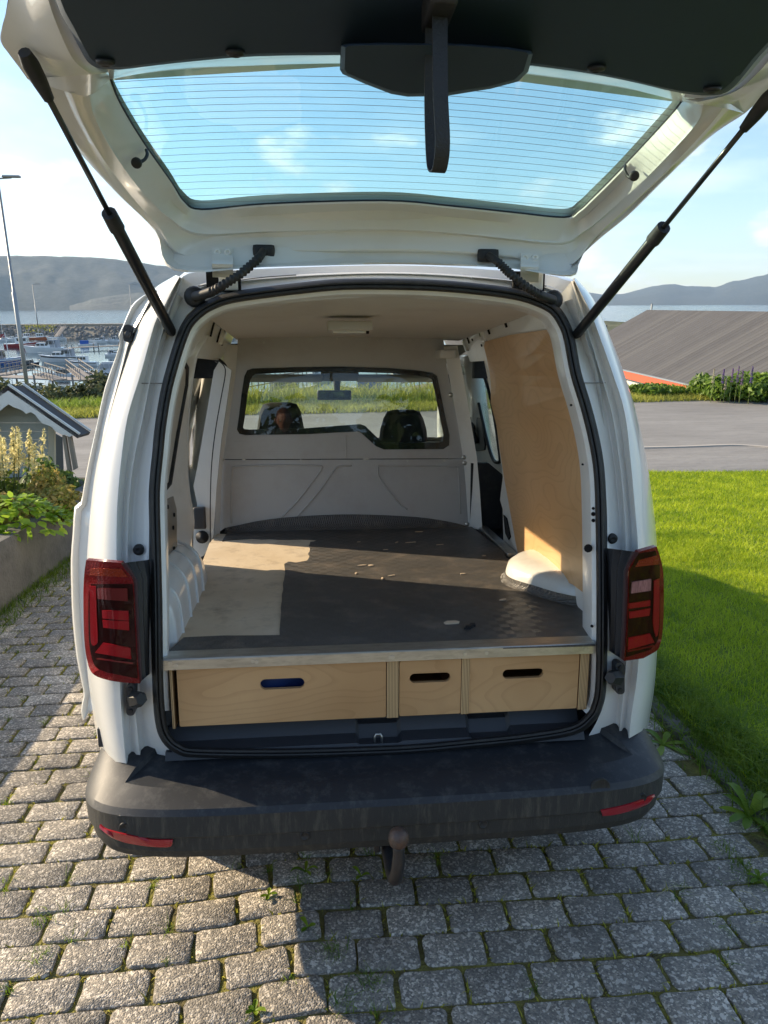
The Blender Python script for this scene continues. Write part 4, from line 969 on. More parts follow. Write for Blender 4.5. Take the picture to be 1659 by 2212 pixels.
st_ = MB().add([(a.x, -.046, .762), (c.x, -.046, .762), (c.x, -.046, .789), (a.x, -.046, .789), (a.x, -.043, .792), (c.x, -.043, .792), (c.x, .012, .7925), (a.x, .012, .7925), (a.x, .012, .790), (c.x, .012, .790), (c.x, -.043, .788), (a.x, -.043, .788), (a.x, -.043, .762), (c.x, -.043, .762)], [(0, 1, 2, 3), (3, 2, 5, 4), (4, 5, 6, 7), (7, 6, 9, 8), (8, 9, 10, 11), (11, 10, 13, 12), (12, 13, 1, 0)])
strip = st_.build('metal_strip', METAL, unit)
for x, y in ((379,1438),(367,1433),(546,1428),(554,1430),(849,1420),(843,1420),(1005,1413),(1051,1411),(1264,1403),(1270,1405)):
    MB().lathe(fp(x, y, -.0462), (0, -1, 0), [(.0055, 0), (.005, .0015), (.002, .001)], 10).build('screw', STEEL, strip)

# exposed floor board, rubber mat with its torn cut-out
BOARD = mat('worn_plywood', (.56, .45, .31), .6, col2=(.70, .60, .46), nscale=4, detail=8, mix=.5, dirt=(.26, .20, .145), dscale=9, damt=.75, bump=.1, bscale=60)
def fl_(x, y, z=ZF): return at(x, y, z=z)
bd = [(384,1384),(620,1384),(640,1216),(700,1205),(712,1160),(470,1154),(452,1175),(420,1260)]
o = MB().prism([fl_(x, y, .7835) for x, y in bd], (0, 0, .002)).build('floor_board', BOARD); o.matrix_world = M
tag(o, 'bare worn plywood patch on the load floor where the rubber mat is cut away', 'floor board')
MAT = mat('rubber_mat', (.10, .094, .086), .38, col2=(.065, .062, .058), nscale=5, dirt=(.24, .20, .16), dscale=9, damt=.75)
nt = MAT.node_tree; L = nt.links.new; b0 = nt.nodes['Principled BSDF']
tcx = nt.nodes.new('ShaderNodeTexCoord'); ck = nt.nodes.new('ShaderNodeTexChecker'); ck.inputs['Scale'].default_value = 36; L(tcx.outputs['Object'], ck.inputs[0])
hs = []
for ang_ in (52, -52):
    mpx = nt.nodes.new('ShaderNodeMapping'); mpx.inputs['Rotation'].default_value = (0, 0, R(ang_)); L(tcx.outputs['Object'], mpx.inputs[0])
    wv = nt.nodes.new('ShaderNodeTexWave'); wv.inputs['Scale'].default_value = 55; L(mpx.outputs[0], wv.inputs[0]); hs.append(wv)
mxx = nt.nodes.new('ShaderNodeMixRGB'); L(ck.outputs['Fac'], mxx.inputs[0]); L(hs[0].outputs[0], mxx.inputs[1]); L(hs[1].outputs[0], mxx.inputs[2])
bp = nt.nodes.new('ShaderNodeBump'); bp.inputs['Strength'].default_value = .65; bp.inputs['Distance'].default_value = .004; L(mxx.outputs[0], bp.inputs['Height']); L(bp.outputs[0], b0.inputs['Normal'])
mt = [(356,1422),(372,1402),(397,1379),(440,1377),(482,1375),(540,1375),(604,1374),(606,1340),(609,1300),(611,1262),(616,1240),(614,1220),(622,1215),(640,1217),(664,1212),(668,1205),(666,1196),(670,1188),(667,1180),(670,1172),(690,1168),(672,1166),(600,1166),(545,1164),(484,1168),(480,1170),(488,1156),(492,1150),(488,1141),(640,1137),(1018,1139),(1088,1192),(1094,1206),(1130,1225),(1180,1250),(1262,1282),(1272,1320),(1286,1396)]
rj = random.Random(3); mtj = []
for i, q in enumerate(mt):
    mtj.append(q)
    if 6 <= i <= 22:
        n_ = mt[(i+1) % len(mt)]; 
        for t in (.33, .66): mtj.append((q[0]+(n_[0]-q[0])*t+rj.uniform(-1.6, 1.6), q[1]+(n_[1]-q[1])*t+rj.uniform(-.8, .8)))
o = MB().prism([fl_(x, y, .7862) for x, y in mtj], (0, 0, .0035)).build('rubber_mat', MAT); o.matrix_world = M
tag(o, 'black chequer plate rubber mat covering the load floor, torn along its left edge', 'floor mat')
mobj = o
up = [(486,1141),(560,1125),(640,1116),(760,1111),(900,1117),(985,1130),(1018,1141)]
cc = [[pb(x, y, -.008) for x, y in cr2(up, 4)]]; cc.append([Vector((p.x, 1.485, .788)) for p in cc[0]])
MB().loft([cc[0], [a.lerp(b_, .6)+Vector((0, .008, 0)) for a, b_ in zip(*cc)], cc[1]]).build('upturned_edge', MAT, mobj, True)
# mat turned up round the right wheel arch
rows = [foot(k, z) for z, k in ((.789, 1.10), (.795, 1.05), (.808, 1.02), (.818, 1.008))]
MB().loft(rows).build('upturned_edge', MAT, mobj, True)
# scraps on the mat
CH = mat('wood_chip', (.62, .50, .36), .8)
for x, y, l, w, a_, lab in ((975,1346,.030,.014,.2,'largest tan crumb lying on the front of the mat, beside a black scrap'),(1087,1296,.016,.007,.4,'pale chip on the mat below the right wheel arch'),(782,1222,.02,.004,.3,None),(800,1222,.014,.008,0,None),(769,1239,.012,.004,1.2,None),(826,1250,.012,.004,1.5,None),(846,1244,.02,.003,.4,None),(905,1149,.02,.006,0,None),(888,1172,.03,.003,.2,None),(857,1172,.012,.003,.9,None),(950,1177,.022,.003,.2,None),(1045,1201,.008,.003,0,None),(775,1171,.010,.003,.4,None),(833,1188,.012,.003,.1,None),(1000,1240,.01,.004,.1,None)):
    p = fl_(x, y, .7905); b = MB(); rj2 = random.Random(x)
    pts = [Vector((l*math.cos(t)*rj2.uniform(.7, 1.1), w*math.sin(t)*rj2.uniform(.7, 1.2), 0)) for t in np.linspace(0, 2*math.pi, 8)[:-1]]
    b.prism([p+Matrix.Rotation(a_, 3, 'Z') @ q for q in pts], (0, 0, .003))
    o = b.build('wood_chip', CH); o.matrix_world = M; tag(o, lab or 'tiny pale wood chip lying on the black rubber mat', 'wood chip', 'wood chips on the mat')
p = fl_(1012, 1356, .7905); b = MB()
for k in range(4): b.box((p.x-.016+k*.008, p.y-.014+.006*k, p.z), (p.x+.004+k*.006, p.y-.004+.008*k, p.z+.004+.004*(k % 2)), rot=Matrix.Rotation(.5*k, 3, 'Z'))
o = b.build('rubber_scrap', RUBBER); o.matrix_world = M; tag(o, 'curled black rubber scrap on the front of the mat', 'scrap')

# ================================================================== DRIVEWAY
drive = None
MOSS = mat('joint_soil_moss', (.09, .07, .035), .95, col2=(.26, .24, .045), nscale=9, detail=8, mix=.35, bump=1., bscale=90, bdist=.02)
b = MB(); b.loft([[Vector((x, y, -.007)) for y in (-9, -4, 0, 3, 6, 9.3)] for x in (-2.3, -1, 0, 1.36)])
drive = b.build('driveway', MOSS); drive.matrix_world = M; tag(drive, 'driveway of grey concrete block paving with mossy joints', kind='structure')
PAV = bpy.data.materials.new('paver_concrete'); PAV.use_nodes = True; nt = PAV.node_tree; L = nt.links.new; b0 = nt.nodes['Principled BSDF']; b0.inputs['Roughness'].default_value = .85
tcx = nt.nodes.new('ShaderNodeTexCoord'); oi = nt.nodes.new('ShaderNodeObjectInfo'); gm = nt.nodes.new('ShaderNodeNewGeometry')
vo = nt.nodes.new('ShaderNodeTexVoronoi'); vo.inputs['Scale'].default_value = 210
ps = gm.outputs['Position']; L(ps, vo.inputs['Vector'])
vo2 = nt.nodes.new('ShaderNodeTexVoronoi'); vo2.inputs['Scale'].default_value = 120; L(ps, vo2.inputs['Vector'])
sx_ = nt.nodes.new('ShaderNodeSeparateColor'); L(vo.outputs['Color'], sx_.inputs[0])
sx2 = nt.nodes.new('ShaderNodeSeparateColor'); L(vo2.outputs['Color'], sx2.inputs[0])
r_ = nt.nodes.new('ShaderNodeValToRGB'); el_ = r_.color_ramp.elements
el_[0].position = 0; el_[0].color = (.17, .165, .155, 1); el_[1].position = 1; el_[1].color = (.66, .62, .55, 1)
for p_, c_ in ((.30, (.23, .22, .205)), (.62, (.29, .275, .25)), (.86, (.38, .35, .31)), (.93, (.55, .52, .47))):
    q = el_.new(p_); q.color = (*c_, 1)
L(sx_.outputs[0], r_.inputs[0])
r2_ = nt.nodes.new('ShaderNodeValToRGB'); r2_.color_ramp.elements[0].position = .86; r2_.color_ramp.elements[1].position = .90; L(sx2.outputs[1], r2_.inputs[0])
mx_ = nt.nodes.new('ShaderNodeMixRGB'); L(r2_.outputs[0], mx_.inputs[0]); L(r_.outputs[0], mx_.inputs[1]); mx_.inputs[2].default_value = (.60, .57, .53, 1)
ng = nt.nodes.new('ShaderNodeTexNoise'); ng.inputs['Scale'].default_value = 3.2; ng.inputs['Detail'].default_value = 5; L(ps, ng.inputs['Vector'])
rg = nt.nodes.new('ShaderNodeValToRGB'); rg.color_ramp.elements[0].position = .35; rg.color_ramp.elements[0].color = (.72, .69, .64, 1); rg.color_ramp.elements[1].position = .65; rg.color_ramp.elements[1].color = (1.12, 1.06, .96, 1); L(ng.outputs[0], rg.inputs[0])
ml_ = nt.nodes.new('ShaderNodeMixRGB'); ml_.blend_type = 'MULTIPLY'; ml_.inputs[0].default_value = 1; L(mx_.outputs[0], ml_.inputs[1]); L(rg.outputs[0], ml_.inputs[2])
ro = nt.nodes.new('ShaderNodeMapRange'); ro.inputs[3].default_value = .78; ro.inputs[4].default_value = 1.15; L(oi.outputs['Random'], ro.inputs[0])
ml2 = nt.nodes.new('ShaderNodeVectorMath'); ml2.operation = 'SCALE'; L(ml_.outputs[0], ml2.inputs[0]); L(ro.outputs[0], ml2.inputs['Scale']); L(ml2.outputs[0], b0.inputs['Base Color'])
ng2 = nt.nodes.new('ShaderNodeTexNoise'); ng2.inputs['Scale'].default_value = 130; ng2.inputs['Detail'].default_value = 3; L(ps, ng2.inputs['Vector'])
ad_ = nt.nodes.new('ShaderNodeMath'); ad_.operation = 'MULTIPLY_ADD'; L(vo.outputs['Distance'], ad_.inputs[0]); ad_.inputs[1].default_value = -.9; L(ng2.outputs[0], ad_.inputs[2])
bp = nt.nodes.new('ShaderNodeBump'); bp.inputs['Strength'].default_value = .7; bp.inputs['Distance'].default_value = .004; L(ad_.outputs[0], bp.inputs['Height']); L(bp.outputs[0], b0.inputs['Normal'])
PX, PY = .176, .1150
def paver_mesh(seed, lx=PX-.0105, ly=PY-.0085):
    rg_ = random.Random(seed); k = 3; loop = []
    for ci, (sx, sy, a0) in enumerate(((1, 1, 0), (-1, 1, 90), (-1, -1, 180), (1, -1, 270))):
        r = rg_.uniform(.008, .021)
        for i in range(k+1):
            a = R(a0+90*i/k); loop.append((sx*(lx/2-r)+r*math.cos(a)+rg_.uniform(-.0015, .0015), sy*(ly/2-r)+r*math.sin(a)+rg_.uniform(-.0015, .0015)))
        ex, ey = ((0, 1), (-1, 0), (0, -1), (1, 0))[ci]
        loop.append((ex*(lx/2-.001)+rg_.uniform(-.002, .002) if ex else rg_.uniform(-.02, .02), ey*(ly/2-.001)+rg_.uniform(-.002, .002) if ey else rg_.uniform(-.02, .02)))
    # order by angle keeps the outline simple
    loop.sort(key=lambda q: math.atan2(q[1]*1.5, q[0]))
    n_ = len(loop); vs = []
    for s, z in ((1.0, -.045), (1.0, -.004), (.985, -.0008), (.96, .0004)):
        vs += [Vector((x*s, y*(s if s == 1 else s-.008), z+(rg_.uniform(-.001, .001) if z > -.01 else 0))) for x, y in loop]
    fs = [(i*n_+j, i*n_+(j+1) % n_, (i+1)*n_+(j+1) % n_, (i+1)*n_+j) for i in range(3) for j in range(n_)]
    vs.append(Vector((0, 0, .0008))); c_ = len(vs)-1
    fs += [(3*n_+j, 3*n_+(j+1) % n_, c_) for j in range(n_)]
    return vs, fs
PM = []
for s in range(10):
    vs, fs = paver_mesh(s); me = bpy.data.meshes.new('paver'); me.from_pydata([tuple(v) for v in vs], [], fs); me.materials.append(PAV); me.polygons.foreach_set('use_smooth', [True]*len(fs)); PM.append((me, vs, fs))
def bend(x):                                                     # the courses are laid in a slight curve
    t = max(0, min(1, (x+.62)/.42)); s = t*t*(3-2*t)
    return .046*s - .026*max(0, x+.2) - .02*max(0, -x-.6) + .05*max(0, x-.85)
pos = []
rp_ = random.Random(11)
row = 0; y = -2.9
while y < 8.2:
    off_ = (.5 if row % 2 else 0)*PX + rp_.uniform(-.02, .02)
    x = -2.19+off_
    while x < 1.33:
        yy2 = y + bend(x); sl = (bend(x+.05)-bend(x-.05))/.1
        pos.append((x+rp_.uniform(-.003, .003), yy2+rp_.uniform(-.002, .002), rp_.uniform(-.004, .003), math.atan(sl)+rp_.uniform(-.02, .02), rp_.randrange(10), rp_.randrange(2)))
        x += PX
    y += PY; row += 1
def vis(p):
    q = px_of((p[0], p[1], 0))
    if q[2] < .1 or not (-60 < q[0] < PW+60 and -60 < q[1] < PH+90): return False
    return not (210 < q[0] < 1400 and q[1] < 1820)
vp = sorted([p for p in pos if vis(p)], key=lambda p: px_of((p[0], p[1], 0))[2])
near = set(map(id, vp[:298])); rest = MB()
for p in pos:
    x, y, z, a, k, fl2 = p
    a += math.pi*fl2
    if id(p) in near:
        o = bpy.data.objects.new('paver', PM[k][0]); C.objects.link(o); o.parent = drive; o.location = (x, y, z); o.rotation_euler = (rp_.uniform(-.02, .02), rp_.uniform(-.015, .015), a)
    else:
        mt_ = Matrix.Translation((x, y, z)) @ Matrix.Rotation(a, 4, 'Z'); rest.add([mt_ @ v for v in PM[k][1]], PM[k][2])
rest.build('paver', PAV, drive, True)['kind'] = 'stuff'

# ------------------------------------------------------------------ leaves and blades in bulk
def leafmat(name, c1_, c2_, tl=.35, rough=.6, sc=3., pos=True):
    m = bpy.data.materials.new(name); m.use_nodes = True; nt = m.node_tree; b = nt.nodes['Principled BSDF']; L = nt.links.new
    b.inputs['Roughness'].default_value = rough; b.inputs['Specular IOR Level'].default_value = .3
    g = nt.nodes.new('ShaderNodeNewGeometry'); n = nt.nodes.new('ShaderNodeTexNoise'); n.inputs['Scale'].default_value = sc; n.inputs['Detail'].default_value = 4; L(g.outputs['Position'], n.inputs['Vector'])
    a = nt.nodes.new('ShaderNodeMath'); a.operation = 'MULTIPLY_ADD'; L(g.outputs['Random Per Island'], a.inputs[0]); a.inputs[1].default_value = .5; 
    s_ = nt.nodes.new('ShaderNodeMath'); s_.operation = 'SUBTRACT'; L(n.outputs[0], s_.inputs[0]); s_.inputs[1].default_value = .25; L(s_.outputs[0], a.inputs[2])
    r = nt.nodes.new('ShaderNodeValToRGB'); r.color_ramp.elements[0].color = (*c1_, 1); r.color_ramp.elements[1].color = (*c2_, 1); r.color_ramp.elements[0].position = .2; r.color_ramp.elements[1].position = .8; L(a.outputs[0], r.inputs[0])
    L(r.outputs[0], b.inputs['Base Color'])
    t = nt.nodes.new('ShaderNodeBsdfTranslucent'); sc_ = nt.nodes.new('ShaderNodeVectorMath'); sc_.operation = 'SCALE'; sc_.inputs['Scale'].default_value = 1.6; L(r.outputs[0], sc_.inputs[0]); L(sc_.outputs[0], t.inputs[0])
    mx = nt.nodes.new('ShaderNodeMixShader'); mx.inputs[0].default_value = tl; L(b.outputs[0], mx.inputs[1]); L(t.outputs[0], mx.inputs[2]); L(mx.outputs[0], nt.nodes['Material Output'].inputs[0])
    return m
NR = np.random.RandomState(5)
def blades(name, pts, h, w, lean, m, mw=None, parent=None, up=(0, 0, 1)):      # pts (n,3); tapered bent blades, 3 triangles each
    n = len(pts); a = NR.rand(n)*2*math.pi; hh = h*(.55+.75*NR.rand(n)) if np.isscalar(h) else h; ww = w*(.7+.6*NR.rand(n))
    la = NR.rand(n)*2*math.pi; ln = lean*NR.rand(n)
    sd_ = np.stack([np.cos(a), np.sin(a), np.zeros(n)], 1)*ww[:, None]/2
    d = np.stack([np.cos(la)*ln, np.sin(la)*ln, np.ones(n)], 1)*hh[:, None]; d2 = np.stack([np.cos(la)*ln*2.2, np.sin(la)*ln*2.2, np.ones(n)*.95], 1)*hh[:, None]
    v = np.stack([pts-sd_, pts+sd_, pts+d*.5+sd_*.7, pts+d*.5-sd_*.7, pts+d2], 1).reshape(-1, 3)
    me = bpy.data.meshes.new(name); me.vertices.add(5*n); me.vertices.foreach_set('co', v.astype(np.float32).ravel())
    base = np.arange(n)[:, None]*5; li = np.concatenate([base+np.array([0, 1, 2, 3]), base+np.array([3, 2, 4])], 1).ravel()
    me.loops.add(len(li)); me.loops.foreach_set('vertex_index', li.astype(np.int32))
    st = (np.arange(n)[:, None]*7+np.array([0, 4])).ravel(); me.polygons.add(2*n); me.polygons.foreach_set('loop_start', st.astype(np.int32)); me.polygons.foreach_set('loop_total', np.tile([4, 3], n).astype(np.int32))
    me.update(calc_edges=True); me.validate(); me.materials.append(m); o = bpy.data.objects.new(name, me); C.objects.link(o)
    if parent: o.parent = parent
    if mw is not None: o.matrix_world = mw
    return o
def leaves(pts, nrm, size, asp=1.8):                              # quads folded along the rib: returns verts, faces
    n = len(pts); r = NR.randn(n, 3); u = np.cross(nrm, r); u /= np.linalg.norm(u, axis=1)[:, None]+1e-9; w = np.cross(nrm, u); w /= np.linalg.norm(w, axis=1)[:, None]+1e-9
    s = size*(.6+.8*NR.rand(n))[:, None]
    v = np.stack([pts-u*s*asp/2, pts+w*s*.45+nrm*s*.12, pts+u*s*asp/2, pts-w*s*.45+nrm*s*.12], 1).reshape(-1, 3)
    f = np.arange(4*n).reshape(-1, 4); return v, f
def leafobj(name, pts, nrm, size, m, parent=None, mw=None, asp=1.8):
    v, f = leaves(np.array(pts), np.array(nrm), size, asp)
    me = bpy.data.meshes.new(name); me.from_pydata(v.tolist(), [], f.tolist()); me.materials.append(m)
    o = bpy.data.objects.new(name, me); C.objects.link(o)
    if parent: o.parent = parent
    if mw is not None: o.matrix_world = mw
    return o
def blob_pts(n, rad, clumps=7, flat=.0):                          # leaf positions gathered in clumps, denser at the outside
    cs = NR.randn(clumps, 3); cs /= np.linalg.norm(cs, axis=1)[:, None]; cs *= (.35+.35*NR.rand(clumps))[:, None]; cs[:, 2] = np.abs(cs[:, 2])*.9
    k = NR.randint(0, clumps, n); d = NR.randn(n, 3); d /= np.linalg.norm(d, axis=1)[:, None]
    p = cs[k]+d*(.18+.30*NR.rand(n)**.6)[:, None]
    p[:, 2] = np.where(p[:, 2] < flat-.1, np.abs(p[:, 2])*.3, p[:, 2])
    nr = d+NR.randn(n, 3)*.6; nr /= np.linalg.norm(nr, axis=1)[:, None]
    return p*np.array(rad), nr

# lawn
GR = leafmat('lawn_grass', (.12, .21, .008), (.44, .50, .03), .5, .5, 3.2)
LAWNB = mat('lawn_soil', (.09, .14, .012), .95, col2=(.16, .22, .02), nscale=3, bump=.6, bscale=50)
nx, ny_ = 30, 40
lh = lambda x, y: .035+.012*math.sin(x*1.7+y*.9)+.01*math.sin(y*2.3-x)
lawn = MB().loft([[Vector((x, y, lh(x, y) if x > 1.42 else .0)) for y in np.linspace(-9, 8.35, ny_)] for x in [1.36, 1.42, 1.5]+list(np.linspace(1.7, 16, nx))]).build('lawn', LAWNB, None, True); lawn.matrix_world = M; tag(lawn, 'lawn beside the driveway', kind='structure')
def scatter(n, x0, x1, y0, y1, keepf=None):
    x = x0+(x1-x0)*NR.rand(n); y = y0+(y1-y0)*NR.rand(n)
    if keepf is not None: k = keepf(x, y); x, y = x[k], y[k]
    z = .035+.012*np.sin(x*1.7+y*.9)+.01*np.sin(y*2.3-x)-.005
    return np.stack([x, y, z], 1)
def infr(x, y):
    out = np.zeros(len(x), bool)
    for i in range(len(x)):
        q = px_of((x[i], y[i], .05)); out[i] = q[2] > .1 and 1300 < q[0] < PW+120 and q[1] < PH+60
    return out
A1 = scatter(75000, 1.42, 3.4, -.3, 4.4); A1 = A1[infr(A1[:, 0], A1[:, 1])]
A2_ = scatter(120000, 1.45, 8.5, 3.4, 8.3); A2_ = A2_[infr(A2_[:, 0], A2_[:, 1])]
tag(blades('grass', A1, .050, .0042, .8, GR, M), 'short green lawn grass', 'grass', kind='stuff')
tag(blades('grass', A2_, .052, .0075, .8, GR, M), 'short green lawn grass further from the van', 'grass', kind='stuff')
A3_ = scatter(110000, 1.42, 10, -4, 8.3); A3_ = A3_[~infr(A3_[:, 0], A3_[:, 1])]
tag(blades('grass', A3_, .052, .010, .8, GR, M), 'short green lawn grass outside the picture', 'grass', kind='stuff')
# ragged edge between paving and lawn
GE = leafmat('edge_grass', (.05, .12, .01), (.20, .27, .03), .4, .6, 6)
e = scatter(17000, 1.28, 1.62, -.9, 4.8); e = e[NR.rand(len(e)) < np.clip((e[:, 0]-1.27)/.14, .10, 1)]; e[:, 2] = np.where(e[:, 0] < 1.42, 0, .035)
tag(blades('edge_grass', e, .075, .005, 1.1, GE, M), 'longer grass and weeds along the lawn edge', 'grass', kind='stuff')
# kerb stones
KS = mat('kerb_stone', (.10, .098, .09), .9, col2=(.19, .18, .165), nscale=60, bump=.8, bscale=90, bdist=.01, dirt=(.05, .06, .02), dscale=8, damt=.8)
kerb = MB().box((1.345, -2.0, -.10), (1.405, 8.2, -.02)).build('kerb', MOSS); kerb.matrix_world = M; tag(kerb, 'low stone kerb between paving and lawn', kind='structure')
y = -2.0
while y < 8.0:
    l = rp_.uniform(.42, .5)
    kb = MB().box((1.34, y, -.05), (1.41, y+l-.012, .022+rp_.uniform(-.008, .006)), bev=.012).build('kerb_stone', KS, kerb, True); y += l
# weeds and moss in the joints
def joint_points(n, rnd, cond):
    out = []
    while len(out) < n:
        p = rnd.choice(pos); side = rnd.random()
        if side < .6: q = (p[0]+PX/2+rnd.uniform(-.004, .004), p[1]+rnd.uniform(-PY/2, PY/2))
        else: q = (p[0]+rnd.uniform(-PX/2, PX/2), p[1]+PY/2+rnd.uniform(-.003, .003))
        if cond(q, rnd): out.append((q[0], q[1], -.006))
    return out
cond = lambda q, r: -.9 < q[1] < 6 and (px_of((q[0], q[1], 0))[2] > .5) and r.random() < (.25 + .5*(math.sin(q[0]*3.1+q[1]*2.7) > .2))
jp = np.array(joint_points(15000, rp_, cond))
MG = leafmat('moss', (.17, .17, .02), (.42, .40, .05), .25, .8, 8)
tag(blades('moss', jp, .013, .006, 1.0, MG, M), 'yellow green moss in the paving joints', 'moss', kind='stuff')
cl = []
for q in joint_points(330, rp_, lambda q, r: -.75 < q[1] < 4 and q[0] > -2):
    for k in range(rp_.randrange(5, 16)): cl.append((q[0]+rp_.gauss(0, .007), q[1]+rp_.gauss(0, .007), -.01))
# heavier tufts seen in the photograph
for x, y, n_ in ((720,2062,60),(800,2120,55),(735,2172,40),(650,1905,25),(1600,1870,60),(1560,1835,50),(1625,1900,60),(1580,2010,20),(90,1990,35),(85,2070,25),(570,1700,10)):
    c_ = at(x, y, z=0)
    for k in range(n_): cl.append((c_.x+rp_.gauss(0, .02), c_.y+rp_.gauss(0, .02), -.008))
tag(blades('joint_grass', np.array(cl), .035, .0028, 1.0, GE, M), 'small grass tufts growing from the paving joints', 'grass', kind='stuff')
# dry stalks
STR = mat('straw', (.50, .43, .26), .8); b = MB()
for k in range(60):
    c_ = (rp_.uniform(-2.1, -.9), rp_.uniform(.4, 3.2)) if k < 42 else (rp_.uniform(.9, 1.34), rp_.uniform(-.6, 1.0))
    a = rp_.uniform(0, math.pi); l = rp_.uniform(.03, .16); b.tube([(c_[0], c_[1], .006), (c_[0]+l*.5*math.cos(a), c_[1]+l*.5*math.sin(a), .012), (c_[0]+l*math.cos(a+.2), c_[1]+l*math.sin(a+.2), .005)], .0009, 4)
o = b.build('dry_grass_stalks', STR); o.matrix_world = M; tag(o, 'dry grass clippings scattered on the paving', 'clippings', kind='stuff')
# broad leaved weeds
WL = leafmat('weed_leaf', (.10, .19, .012), (.27, .36, .03), .4, .45, 10)
def weed(x, y, n_, l, w, lab, up_=.5):
    c_ = at(x, y, z=.0); b = MB(); rr = random.Random(int(x*7+y))
    for k in range(n_):
        a = 2*math.pi*k/n_+rr.uniform(-.3, .3); L_ = l*rr.uniform(.6, 1.1); el = rr.uniform(.25, 1.1)*up_*1.6
        d = Vector((math.cos(a), math.sin(a), 0)); s_ = Vector((-d.y, d.x, 0)); pts = []
        for i in range(7):
            t = i/6; wd = w*(.25+1.1*t)*(1-t**4)*(1+.12*math.sin(i*3)); z = L_*(el*t-.75*el*t*t)
            c = c_ + d*(L_*t) + Vector((0, 0, z+.004)); pts.append([c-s_*wd, c+Vector((0, 0, -.004)), c+s_*wd])
        b.loft(pts)
    o = b.build('weed', WL, None, True); o.matrix_world = M; tag(o, lab, 'weed'); return o
weed(1618, 1765, 9, .13, .020, 'large dandelion rosette against the kerb right of the bumper', .9)
weed(1432, 1610, 6, .12, .018, 'dark green dock leaves behind the right bumper corner')
weed(1640, 1900, 5, .05, .010, 'small clover-like weed at the right edge of the paving')
weed(580, 1935, 4, .028, .008, 'small two-leaved weed on the shadow edge left of the tow ball')
weed(660, 1885, 5, .045, .007, 'spiky weed in the shade just left of the tow ball', 1.)
weed(665, 2005, 3, .035, .009, 'small upright weed below the shadow edge, under the spiky one', .9)
weed(780, 1895, 3, .035, .008, 'tiny weed beneath the bumper left of the tow bar', .9)
weed(550, 2185, 5, .03, .008, 'yellowish weed at the bottom edge of the photo, in the sun')
weed(1465, 1480, 7, .09, .012, 'leafy weeds in the lawn edge beside the striker plate', .6)

# ================================================================== LEFT BED: wall, plants, little house
CONC = mat('old_concrete', (.10, .095, .085), .9, col2=(.17, .16, .14), nscale=5, detail=9, mix=.5, bump=.8, bscale=40, bdist=.01, dirt=(.04, .045, .03), dscale=4, damt=.7)
b = MB(); b.loft([[Vector((x, y, z)) for y in np.linspace(.2, 6.3, 24)] for x, z in ((-2.20, -.02), (-2.205, .40), (-2.22, .435), (-2.40, .44), (-2.42, .3))]); b.add([(-2.20, .2, -.02), (-2.205, .2, .40), (-2.22, .2, .435), (-2.40, .2, .44), (-2.42, .2, -.02)], [(0, 1, 2, 3, 4)]); b.add([(-2.20, 6.3, -.1), (-2.205, 6.3, .40), (-2.22, 6.3, .435), (-2.40, 6.3, .44), (-2.42, 6.3, -.1)], [(4, 3, 2, 1, 0)])
o = b.build('retaining_wall', CONC, None, True, ang=40); o.matrix_world = M; tag(o, 'low dark concrete retaining wall holding the flower bed left of the paving', 'wall')
SOIL = mat('soil', (.05, .038, .025), .95, col2=(.03, .04, .015), nscale=6, bump=.8, bscale=20)
o = MB().loft([[Vector((x, y, .38+.03*math.sin(x*3+y))) for y in np.linspace(.2, 6.3, 12)] for x in (-2.40, -3.2, -4.5, -7, -10)]).build('flower_bed', SOIL, None, True); o.matrix_world = M; tag(o, kind='structure')
